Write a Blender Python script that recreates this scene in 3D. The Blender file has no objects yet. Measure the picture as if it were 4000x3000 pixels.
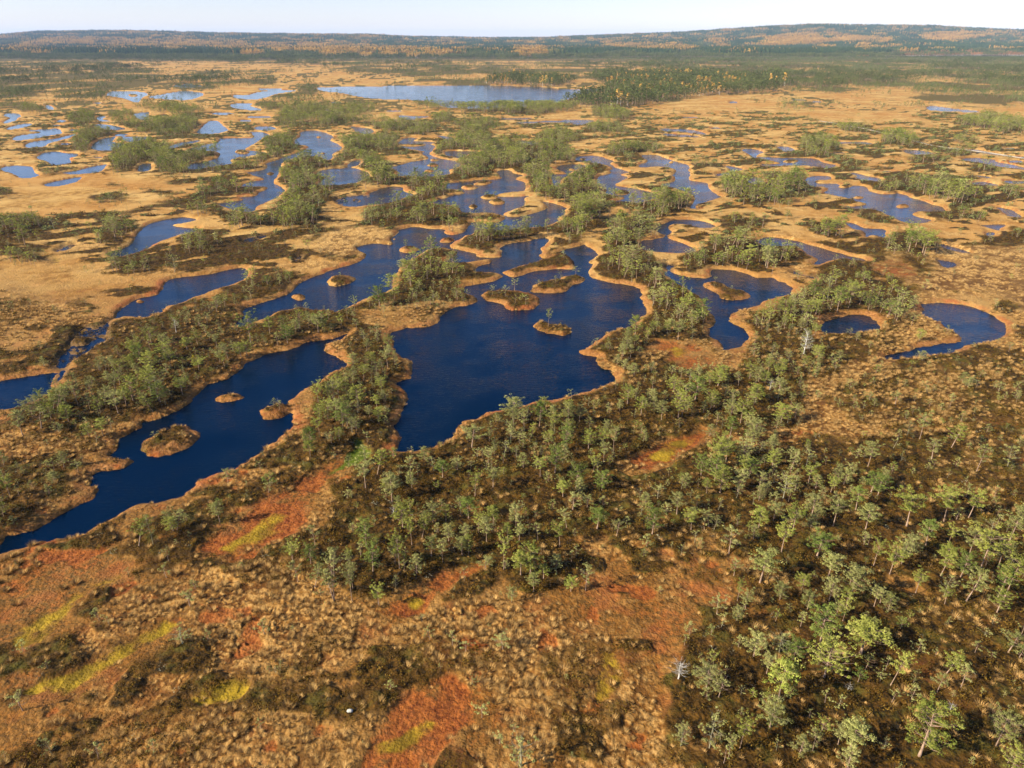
import bpy, math, random
import numpy as np
from mathutils import Vector

# ------------------------------------------------------------------ camera, sky, sun
scene = bpy.context.scene
R = math.radians
H = 38.0                     # camera height above the bog (m)
FPX = 2772.0                 # focal length in photo pixels (4000 px wide)
PITCH = math.atan((1500 - 154) / FPX)
CP, SP = math.cos(PITCH), math.sin(PITCH)

cam_d = bpy.data.cameras.new("camera")
cam = bpy.data.objects.new("camera", cam_d)
scene.collection.objects.link(cam)
cam.location = (0, 0, H)
cam.rotation_euler = (math.pi / 2 - PITCH, 0, 0)
cam_d.sensor_width = 36.0
cam_d.lens = FPX / 4000 * 36.0
cam_d.clip_start = 0.5
cam_d.clip_end = 60000
scene.camera = cam

SUN_EL = R(30)
SUN_DIR = Vector((-0.93, -0.37, 0)).normalized() * math.cos(SUN_EL) + Vector((0, 0, math.sin(SUN_EL)))
world = bpy.data.worlds.new("World")
scene.world = world
world.use_nodes = True
wn = world.node_tree
wn.nodes.clear()
sky = wn.nodes.new('ShaderNodeTexSky')
sky.sky_type = 'NISHITA'
sky.sun_disc = False
sky.sun_elevation = SUN_EL
sky.sun_rotation = math.atan2(SUN_DIR.x, SUN_DIR.y)
sky.altitude = 0
sky.air_density = 1.0
sky.dust_density = 0.15
sky.ozone_density = 3.5
bg = wn.nodes.new('ShaderNodeBackground')
bg.inputs['Strength'].default_value = 0.062
wo = wn.nodes.new('ShaderNodeOutputWorld')
tintn = wn.nodes.new('ShaderNodeMix')
tintn.data_type = 'RGBA'
tintn.blend_type = 'MULTIPLY'
tintn.inputs[0].default_value = 1.0
tintn.inputs[7].default_value = (1.10, 0.99, 1.17, 1)
wn.links.new(sky.outputs[0], tintn.inputs[6])
wn.links.new(tintn.outputs[2], bg.inputs[0])
wn.links.new(bg.outputs[0], wo.inputs[0])

sun_d = bpy.data.lights.new("sun", 'SUN')
sun_d.energy = 5.0
sun_d.angle = R(0.6)
sun_d.color = (1.0, 0.90, 0.76)
sun = bpy.data.objects.new("sun", sun_d)
sun.rotation_euler = (-SUN_DIR).to_track_quat('-Z', 'Y').to_euler()
sun.location = (0, 0, 200)
scene.collection.objects.link(sun)

scene.view_settings.view_transform = 'Standard'
scene.view_settings.look = 'None'
scene.view_settings.gamma = 1.0
scene.view_settings.exposure = 1.4
scene.cycles.max_bounces = 6
scene.cycles.diffuse_bounces = 2
scene.cycles.glossy_bounces = 3
scene.cycles.transparent_max_bounces = 4
scene.cycles.volume_bounces = 0

rng = np.random.default_rng(7)
random.seed(7)

# ------------------------------------------------------------------ photo pixels <-> ground
CROPS = {'A': (0, 0, .6329), 'B': (1300, 0, .6329), 'C': (2600, 0, .6329),
         'D': (0, 900, .6329), 'E': (1300, 900, .6329), 'F': (2600, 900, .6329),
         'G': (0, 1950, .6329), 'H': (1300, 1950, .6329), 'I': (2600, 1950, .6329),
         'J': (1300, 500, .45208), 'K': (2000, 500, .45208), 'L': (3000, 300, .45208),
         'M': (0, 300, .788), 'N': (700, 300, .788), 'T': (0, 0, 1.8083)}


def px(spec):
    """spec: list of items; a letter switches the survey sheet, a tuple is a point on it."""
    out = []
    cr = None
    for s in spec:
        if isinstance(s, str):
            cr = CROPS[s]
        else:
            out.append((cr[0] + s[0] * cr[2], cr[1] + s[1] * cr[2]))
    return np.array(out, float)


def ell(c, x, y, rx, ry, n=12):
    return [c] + [(x + rx * math.cos(a), y + ry * math.sin(a)) for a in np.linspace(0, 2 * math.pi, n, endpoint=False)]


def to_ground(p, z=0.0):
    p = np.asarray(p, float)
    u = (p[..., 0] - 2000) / FPX
    v = (1500 - p[..., 1]) / FPX
    den = np.maximum(SP - v * CP, 1e-4)
    t = (H - z) / den
    return np.stack([u * t, (CP + v * SP) * t], -1)


def to_px(x, y, z=0.0):
    dep = y * CP + (H - z) * SP
    up = y * SP - (H - z) * CP
    dep = np.maximum(dep, 0.1)
    return 2000 + FPX * x / dep, 1500 - FPX * up / dep, dep


def catmull(P, k=4):
    n = len(P)
    out = []
    for i in range(n):
        p0, p1, p2, p3 = P[i - 1], P[i], P[(i + 1) % n], P[(i + 2) % n]
        for j in range(k):
            t = j / k
            out.append(0.5 * ((2 * p1) + (-p0 + p2) * t + (2 * p0 - 5 * p1 + 4 * p2 - p3) * t * t + (-p0 + 3 * p1 - 3 * p2 + p3) * t ** 3))
    return np.array(out)


# ------------------------------------------------------------------ the pools, surveyed shore by shore
WATER = [
 # left arm of the great pool system
 ['D', (1435,602),(1490,545),(1510,490),(1560,470),(1700,420),(1790,395),(1815,365),(1860,325),(1930,290),(2000,268),
  'J', (-60,1245),(0,1225),(120,1190),(230,1150),(270,1120),(260,1085),(215,1060),(215,1025),(300,1000),(410,1000),(500,1015),(540,1000),(515,965),(540,935),(580,900),(570,880),(640,865),(700,855),(850,870),(965,875),(970,910),(1040,925),(1130,905),(1165,870),(1200,890),(1130,940),(1060,980),(1020,1010),(1030,1035),(1085,1075),(1060,1062),(980,1042),(900,1045),(800,1060),(720,1110),(640,1165),(580,1210),(580,1240),(535,1265),(520,1320),(525,1340),(500,1400),(450,1430),(300,1470),(200,1520),(100,1560),(20,1590),
  'D', (2050,488),(1950,490),(1870,478),(1780,492),(1700,508),(1640,545),(1580,560),(1500,592)],
 # central pool
 ['J', (1085,1095),(1040,1040),(1100,1060),(1235,1085),(1245,1110),(1350,1122),(1455,1110),(1455,1060),(1445,1040),(1530,1000),(1690,975),(1770,955),(1865,960),
  'K', (315,1000),(260,1045),(280,1075),(250,1100),(290,1122),(335,1118),(400,1075),(520,1035),(600,1015),(620,1005),(650,1025),(730,1080),(720,1110),(670,1160),(700,1175),(680,1205),(655,1250),(700,1295),(850,1335),(1000,1360),(1115,1395),
  'E', (1900,420),(1935,485),(1930,515),(1885,545),(1840,590),(1700,630),(1650,665),(1600,700),(1525,745),(1540,765),(1620,785),(1625,820),(1670,860),(1710,865),(1745,915),(1700,950),(1560,995),(1400,1040),(1370,1045),(1230,1060),(1180,1085),(980,1115),(930,1140),(880,1165),(810,1175),(770,1210),(765,1240),(720,1285),(650,1325),(580,1350),(480,1362),(350,1367),(400,1345),(412,1275),(375,1210),(420,1165),(450,1060),(447,1010),(400,960),(395,940),(480,905),(500,870),(495,830),(505,812),(490,795),(420,770),(375,715),(368,680),(345,645),(420,612),(520,600),(600,590),(650,560),(670,530),(690,510),(745,480),(800,470),(870,455),(898,435),
  'J', (1220,1455),(1140,1430),(1150,1380),(1180,1360),(1380,1330),(1470,1290),(1430,1255),(1300,1245),(1250,1240),(1270,1195),(1360,1165),(1330,1140),(1180,1160),(1100,1165),(960,1155)],
 ['J', (1140,915),(1190,835),(1225,812),(1330,825),(1410,820),(1495,785),(1470,750),(1510,768),(1580,772),(1690,748),(1800,718),(1858,690),(1835,650),(1833,635),(1930,655),(1990,675),(2025,690),(1998,715),(2002,750),(1945,780),(1940,810),(1840,855),(1760,862),(1600,870),(1440,890),(1330,880),(1230,900),(1180,930)],
 ['J', (835,650),(850,630),(960,608),(1040,582),(1130,565),(1125,548),(1060,535),(985,530),(985,480),(1040,470),(1200,460),(1230,450),(1370,445),(1460,435),(1465,425),(1420,400),(1440,365),(1520,365),(1560,390),(1640,410),(1590,430),(1600,450),(1660,470),(1680,500),(1660,540),(1600,552),(1520,560),(1420,575),(1430,590),(1560,597),(1700,585),(1690,595),(1660,605),(1665,650),(1640,680),(1560,705),(1475,745),(1490,768),(1440,748),(1350,735),(1200,738),(1120,725),(1080,690),(1000,670),(900,660)],
 ['J', (540,330),(600,315),(700,290),(820,268),(800,240),(780,225),(800,190),(850,150),(885,160),(855,195),(850,235),(920,260),(1000,275),(1100,300),(1060,350),(1010,360),(1000,400),(850,425),(640,420),(570,415),(565,380),(490,340)],
 ['J', (560,135),(640,85),(740,92),(700,112),(870,120),(850,140),(700,140)],
 ['J', (570,160),(720,160),(800,150),(850,148),(800,200),(740,195),(640,180)],
 ['J', (975,215),(1000,200),(1130,200),(1260,205),(1170,230),(1120,260),(1000,245)],
 ['J', (900,65),(1000,75),(1045,90),(1020,105),(940,85)],
 ['J', (250,0),(340,10),(350,40),(290,60),(180,20)],
 ['J', (110,650),(250,640),(310,600),(320,570),(400,530),(500,508),(600,510),(620,545),(690,575),(640,600),(480,650),(400,662),(200,680),(110,672)],
 ['J', (1580,110),(1700,112),(1850,125),(1800,135),(1720,150),(1640,135)],
 ['K', (560,250),(620,240),(740,240),(850,275),(890,290),(850,305),(900,345),(1020,385),(930,405),(1000,430),(885,490),(1000,515),(1180,550),(1260,580),(1200,620),(1100,650),(1000,640),(890,635),(970,610),(900,590),(810,570),(815,535),(750,490),(740,450),(770,410),(860,390),(845,370),(870,345),(830,325),(720,305),(600,290),(560,280)],
 ['K', (335,400),(460,400),(455,385),(385,350),(420,325),(500,312),(640,325),(560,360),(500,385),(480,410),(415,460),(420,490),(380,505),(340,430)],
 ['K', (1130,235),(1260,235),(1350,270),(1410,290),(1500,310),(1530,340),(1515,365),(1550,400),(1530,430),(1545,455),(1620,465),(1700,480),(1700,520),(1770,570),(1810,600),(1700,630),(1600,660),(1595,690),(1620,700),(1540,695),(1580,620),(1560,575),(1420,530),(1290,490),(1400,460),(1390,410),(1410,370),(1360,345),(1250,335),(1110,345),(1110,310),(1170,295),(1140,260)],
 ['K', (1310,825),(1400,795),(1550,795),(1700,820),(1760,855),(1650,870),(1560,850),(1430,830),(1350,850),(1380,900),(1300,915),(1250,870)],
 ['K', (1110,1025),(1130,970),(1220,960),(1310,940),(1360,955),(1450,985),(1580,1040),(1560,1075),(1440,1085),(1250,1075),(1150,1060)],
 ['F', (0,255),(60,265),(110,280),(180,290),(260,290),(285,245),(400,245),(480,265),(570,295),(660,290),(690,310),(750,330),(778,365),(760,395),(720,410),(640,425),(560,460),(480,490),(415,515),(400,545),(420,580),(470,600),(510,640),(510,670),(470,710),(420,730),(360,740),(345,690),(270,650),(275,600),(318,565),(285,510),(240,470),(235,430),(190,395),(150,380),(120,350),(60,320),(30,290),(0,280)],
 ['F', (555,65),(620,42),(760,55),(860,80),(960,110),(1100,150),(1225,180),(1200,192),(1050,178),(920,215),(935,180),(900,160),(850,120),(780,100),(650,105)],
 ['F', (965,600),(980,570),(1050,545),(1130,522),(1220,522),(1290,555),(1325,590),(1300,615),(1200,632),(1080,638),(985,630)],
 ['F', (1580,515),(1605,490),(1590,460),(1680,448),(1800,455),(1900,475),(1990,510),(2060,550),(2095,590),(2080,650),(2000,690),(1860,705),(1780,745),(1600,775),(1450,795),(1340,800),(1380,770),(1480,750),(1640,710),(1790,690),(1815,655),(1750,615),(1680,565)],
 ['F', (1690,85),(1740,90),(1820,115),(1885,145),(1820,140),(1740,115)],
 ['L', (650,1260),(720,1265),(850,1310),(1010,1320),(1000,1390),(900,1370),(840,1390),(840,1345),(740,1320)],
 ['L', (330,905),(350,870),(420,855),(545,858),(540,890),(440,895),(410,905),(450,920),(590,925),(620,955),(700,958),(730,940),(840,945),(880,985),(980,1010),(1090,1012),(1130,1005),(1210,1025),(1220,1040),(1330,1065),(1420,1105),(1500,1125),(1525,1160),(1460,1170),(1280,1165),(1260,1185),(1290,1210),(1400,1235),(1360,1260),(1230,1270),(1150,1245),(1050,1210),(960,1165),(860,1150),(760,1145),(660,1125),(700,1115),(760,1122),(845,1105),(820,1090),(760,1075),(740,1060),(640,1040),(520,1015),(480,1000),(505,965),(450,950),(370,950)],
 ['C', (540,975),(632,968),'L', (100,700),(250,700),(390,705),(480,740),(590,765),(540,790),(430,780),(300,768),(180,770),(0,775),'C',(600,1022),(600,1012),(710,1010),(640,990)],
 ['C', (470,925),(530,918),(605,940),(560,955),(560,975),(540,975),(500,945)],
 ['C', (690,905),(750,905),(805,930),(740,937)],
 ['C', (370,1022),(480,1045),(430,1060),(440,1080),(330,1088),(320,1075),(400,1055)],
 ['C', (500,1100),(570,1092),(610,1120),(560,1140),(520,1135)],
 ['L', (700,830),(760,830),(850,855),(960,880),(970,905),(880,900),(760,880),(770,855)],
 ell('L', 1030,820,60,6), ell('L', 610,660,60,8), ell('L', 265,200,58,6), ell('L', 420,216,40,4), ell('L', 2090,620,50,6), ell('L', 2140,735,70,12),
 ['L', (540,550),(640,565),(800,562),(900,575),(850,585),(720,580),(600,575)],
 ['L', (1170,635),(1250,630),(1380,645),(1420,665),(1280,675),(1190,655)],
 ['L', (1370,262),(1430,253),(1560,270),(1700,285),(1820,298),(1800,310),(1600,300),(1450,295),(1390,285)],
 ['L', (1690,705),(1800,702),(1960,715),(1960,735),(2080,755),(2230,785),(2400,800),(2400,815),(2212,805),(2000,780),(1800,740),(1700,725)],
 ['L', (1720,630),(1800,630),(1900,650),(2060,680),(2212,690),(2400,700),(2400,722),(2212,712),(2060,692),(1900,668),(1780,650)],
 ['L', (1770,855),(1850,855),(1930,870),(1880,878)],
 ['L', (1770,915),(1850,905),(1990,935),(1940,945),(1790,935)],
 ['L', (2040,900),(2130,898),(2300,905),(2300,925),(2080,925)],
 ['L', (1920,1125),(2010,1130),(2100,1150),(2170,1185),(2180,1215),(2080,1210),(2040,1180),(2000,1150)],
 ['L', (1810,1285),(1950,1275),(2060,1280),(1990,1310),(1980,1330),(1900,1305)],
 ['L', (1890,1350),(1940,1340),(1960,1370),(1920,1385)],
 ['C', (-30,795),(80,795),(180,805),(260,830),(220,832),(100,815),(0,812)],
 ['C', (0,825),(200,840),(180,850),(0,838)],
 ell('C', 420,632,35,4), ell('C', 150,725,50,4), ell('C', 310,792,35,5),
 # the lake
 ['B', (-95,540),(0,538),(280,533),(540,529),(1000,530),(1200,535),(1340,541),(1420,552),(1690,552),(1600,570),(1480,605),(1330,645),(1000,668),(800,668),(690,660),(620,632),(500,618),(300,612),(170,598),(60,575),(-60,562)],
 ['B', (1040,728),(1150,730),(1240,727),(1180,740),(1060,740)],
 ['B', (1130,755),(1250,750),(1380,745),(1500,738),(1620,745),(1560,765),(1510,775),(1480,765),(1350,755),(1180,765)],
 ['B', (400,715),(480,715),(600,718),(520,735),(470,742),(430,730)], ell('B', 370,686,40,5),
 # left-hand middle distance
 ['N', (610,270),(690,268),(770,298),(748,315),(805,345),(790,370),(755,385),(760,400),(740,415),(690,398),(590,402),(540,415),(510,430),(500,470),(480,500),(440,510),(400,498),(330,475),(400,465),(440,450),(440,430),(520,400),(600,370),(640,352),(620,340),(580,335),(570,315),(600,295)],
 ['N', (300,545),(360,520),(430,510),(470,500),(470,530),(490,535),(520,565),(480,600),(380,645),(370,665),(330,672),(240,650),(190,630),(210,625),(320,610),(300,598),(380,590),(405,570),(440,550),(360,548)],
 ['N', (40,455),(50,435),(150,415),(205,395),(195,375),(100,365),(30,370),(90,345),(200,320),(190,308),(240,303),(330,303),(370,300),(360,280),(340,275),(400,272),(450,290),(420,300),(390,320),(330,360),(400,370),(430,380),(340,395),(330,405),(250,410),(260,430),(210,440),(90,460)],
 ['N', (90,270),(120,245),(150,220),(190,218),(215,240),(240,265),(200,280),(150,285),(95,282)],
 ['M', (455,345),(500,310),(570,298),(560,320),(600,330),(640,335),(600,345),(540,368),(470,362)],
 ['M', (605,300),(640,295),(700,295),(755,298),(740,310),(680,320),(650,325),(620,318)],
 ['M', (570,285),(620,283),(640,290),(580,296)],
 ell('N', 425,255,55,11), ell('N', 215,183,55,6), ell('N', 395,200,60,6), ell('N', 330,218,30,5), ell('N', 450,62,60,5), ell('N', 780,127,35,3), ell('N', 733,165,15,5), ell('N', 1065,170,40,4),
 ['N', (262,135),(360,130),(350,145),(410,160),(380,168),(270,155)],
 ['M', (530,90),(560,72),(700,75),(735,90),(710,100),(680,128),(620,108),(560,98)],
 ['M', (735,100),(800,88),(900,72),(1000,80),(1000,95),(930,115),(800,110)],
 ell('M', 930,45,70,8),
 ['N', (270,90),(330,92),(400,75),(500,65),(580,70),(480,85),(400,110),(290,108)],
 ['N', (850,248),(900,252),(962,268),(930,285),(890,275)],
 ['N', (680,480),(700,465),(760,455),(800,455),(860,450),(940,480),(940,500),(860,530),(780,540),(690,535),(720,500)],
 ['N', (835,440),(850,425),(890,410),(895,435),(850,450)],
 ['M', (540,870),(600,855),(650,830),(670,800),(700,760),(740,730),(800,710),(900,698),(970,710),(920,725),(860,738),(950,748),(1005,752),(960,775),(870,790),(760,830),(700,865),(600,892),(550,885)],
 ['M', (5,455),(60,440),(150,443),(165,465),(185,490),(130,505),(60,480)],
 ['M', (180,400),(220,375),(280,370),(330,378),(385,380),(380,395),(340,405),(350,425),(310,438),(250,438),(245,425),(215,415)],
 ['M', (310,475),(400,460),(480,440),(530,435),(510,460),(480,475),(400,485),(330,483)],
 ['M', (210,535),(290,515),(400,495),(390,515),(320,540),(260,547)],
 ['M', (60,310),(90,292),(200,275),(130,268),(240,258),(290,258),(305,280),(250,292),(180,305),(100,317)],
 ['M', (125,345),(150,325),(240,310),(300,300),(380,280),(350,300),(250,330),(210,348),(140,353)],
 ell('M', 325,333,25,6), ell('M', 370,265,25,5), ell('M', 305,220,25,6), ell('M', 285,242,25,4), ell('M', 485,130,20,4), ell('M', 490,400,20,4), ell('M', 820,190,15,6),
 ['M', (35,255),(80,240),(150,230),(155,240),(90,258),(40,262)],
 ['M', (18,185),(70,180),(103,190),(80,215),(30,232),(18,225),(50,205),(20,195)],
 ['M', (225,145),(250,142),(268,160),(235,160)],
 ['M', (480,200),(530,195),(510,210),(545,220),(500,222)],
 ['M', (450,238),(520,235),(620,255),(600,265),(540,262),(480,250)],
 ['M', (660,185),(700,178),(740,175),(735,195),(740,215),(700,212),(665,195)],
 ['M', (830,350),(880,330),(980,315),(990,320),(900,345),(840,358)],
 ['M', (680,460),(700,435),(750,430),(740,465),(700,472)],
 # pools on the left
 ['D', (700,545),(780,460),(830,430),(880,415),(970,395),(1010,345),(1030,310),(1100,290),(1250,275),(1430,240),(1500,232),(1525,245),(1525,290),(1440,330),(1320,370),(1250,400),(1180,420),(1100,455),(1020,475),(980,510),(900,540),(850,535),(780,530),(720,545)],
 ['D', (-20,935),(120,910),(330,880),(345,900),(320,950),(325,990),(200,1060),(70,1100),(-80,1120),(-250,1160),(-250,980)],
 ['D', (2150,638),(2060,665),(1990,675),(1880,690),(1850,715),(1780,735),(1650,765),(1560,800),(1510,820),(1480,865),(1420,900),(1330,940),(1260,960),(1220,1010),(1180,1060),(1120,1100),(1050,1130),(1010,1160),(960,1170),(880,1180),(880,1215),(800,1260),(740,1290),(740,1340),(700,1390),(810,1415),(800,1450),(700,1480),(620,1490),(570,1510),(565,1570),(600,1590),(605,1620),(580,1659),
  'G', (540,20),(430,70),(330,130),(250,180),(130,215),(40,240),(0,270),(-100,330),(-260,400),(-260,490),(0,345),(50,330),(150,290),(300,255),(420,240),(520,210),(600,160),(720,100),(830,50),(1000,10),
  'D', (1100,1649),(1180,1590),(1230,1545),(1330,1500),(1450,1460),(1580,1390),(1700,1300),(1790,1230),(1800,1160),(1780,1070),(1790,1050),(1840,1020),(1860,990),(1930,960),(2000,910),(2060,870),(2110,850),(2140,830),(2100,790),(2050,770),(2000,710),(2050,690),(2110,670)],
]
ISLANDS = [
 ['E', (925,410),(960,380),(1070,372),(1180,380),(1260,405),(1280,445),(1240,485),(1130,495),(1075,480),(1030,450),(940,430)],
 ['E', (1225,360),(1260,330),(1340,310),(1400,305),(1420,285),(1500,275),(1565,295),(1540,320),(1480,340),(1450,370),(1350,385),(1240,378)],
 ['E', (1232,590),(1270,562),(1350,578),(1460,600),(1480,630),(1440,655),(1380,645),(1320,630),(1270,615)],
 ['J', (1485,1250),(1500,1235),(1700,1175),(1840,1135),(1900,1090),(2000,1080),(2070,1130),(2095,1170),(2090,1210),(2060,1222),(1950,1215),(1850,1225),(1730,1240),(1640,1275),(1540,1290)],
 ['J', (580,1050),(620,1028),(700,1028),(742,1045),(720,1065),(640,1078),(590,1068)],
 ['J', (920,975),(960,955),(1020,955),(1048,975),(1010,990),(940,990)],
 ['E', (-30,325),(-15,290),(45,278),(120,285),(147,303),(110,325),(20,348)],
 ['D', (1800,415),(1830,400),(1890,405),(1890,425),(1850,433)],
 ell('J', 545,960,13,6),
 ['J', (1220,482),(1280,465),(1370,460),(1355,485),(1300,495),(1240,493)],
 ['J', (1115,510),(1160,495),(1240,500),(1255,520),(1200,533),(1140,528)],
 ['J', (1278,595),(1330,578),(1420,585),(1425,605),(1350,617),(1290,610)],
 ['J', (1355,650),(1370,625),(1430,612),(1485,635),(1470,655),(1400,662)],
 ['J', (1162,680),(1190,665),(1250,668),(1258,685),(1200,697)],
 ell('J', 880,278,35,9), ell('J', 866,323,50,12), ell('J', 832,373,45,10),
 ['K', (890,555),(940,542),(1020,555),(1000,575),(920,578)],
 ell('K', 620,270,30,8), ell('K', 518,362,28,8), ell('K', 1375,298,25,8),
 ['F', (235,335),(290,318),(370,335),(400,358),(480,370),(528,395),(500,418),(420,428),(350,415),(300,375),(245,355)],
 ['L', (595,945),(640,930),(720,940),(700,958),(620,960)],
 ell('L', 785,1043,47,10), ell('L', 1150,1120,65,14), ell('L', 195,730,72,14),
 ell('N', 693,300,12,4), ell('N', 716,379,14,4), ell('N', 460,480,18,6), ell('N', 313,373,37,9), ell('N', 300,403,20,4),
 ell('M', 660,92,22,8), ell('D', 865,440,27,9),
 ['D', (868,1350),(880,1320),(950,1270),(1040,1230),(1120,1212),(1190,1235),(1228,1270),(1210,1310),(1130,1350),(1050,1380),(950,1395),(890,1380)],
 ['D', (1328,1045),(1350,1025),(1440,1008),(1498,1025),(1480,1045),(1400,1062),(1345,1065)],
 ['D', (1590,1125),(1640,1095),(1730,1075),(1800,1075),(1820,1110),(1790,1130),(1700,1165),(1640,1165)],
]
SHALLOW = [
 ['D', (480,600),(600,585),(700,545),(690,640),(690,680),(620,720),(560,760),(480,800),(440,830),(430,900),(330,960),(340,880),(300,840),(380,740),(440,660)],
 ['N', (300,810),(370,790),(440,780),(490,783),(400,812),(310,832)],
 ['M', (255,868),(310,840),(380,828),(360,850),(290,875)],
 ['F', (1670,185),(1720,182),(1815,200),(1810,230),(1720,240)],
 ['F', (760,255),(800,245),(850,270),(940,285),(930,310),(850,290),(780,275)],
 ['K', (1300,905),(1370,905),(1350,955),(1310,955)],
 ['K', (1310,1180),(1420,1185),(1430,1210),(1400,1230),(1420,1290),(1340,1270)],
 ['J', (60,600),(300,575),(320,640),(200,690),(20,660)],
 ['D', (1790,190),(1840,150),(1880,165),(1850,200)],
 ['K', (780,820),(850,785),(890,800),(860,830)],
]
# the islet standing in the reedy shallows
SHALLOW_ISLES = [['D', (458,690),(490,675),(540,680),(530,700),(470,705)]]

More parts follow.
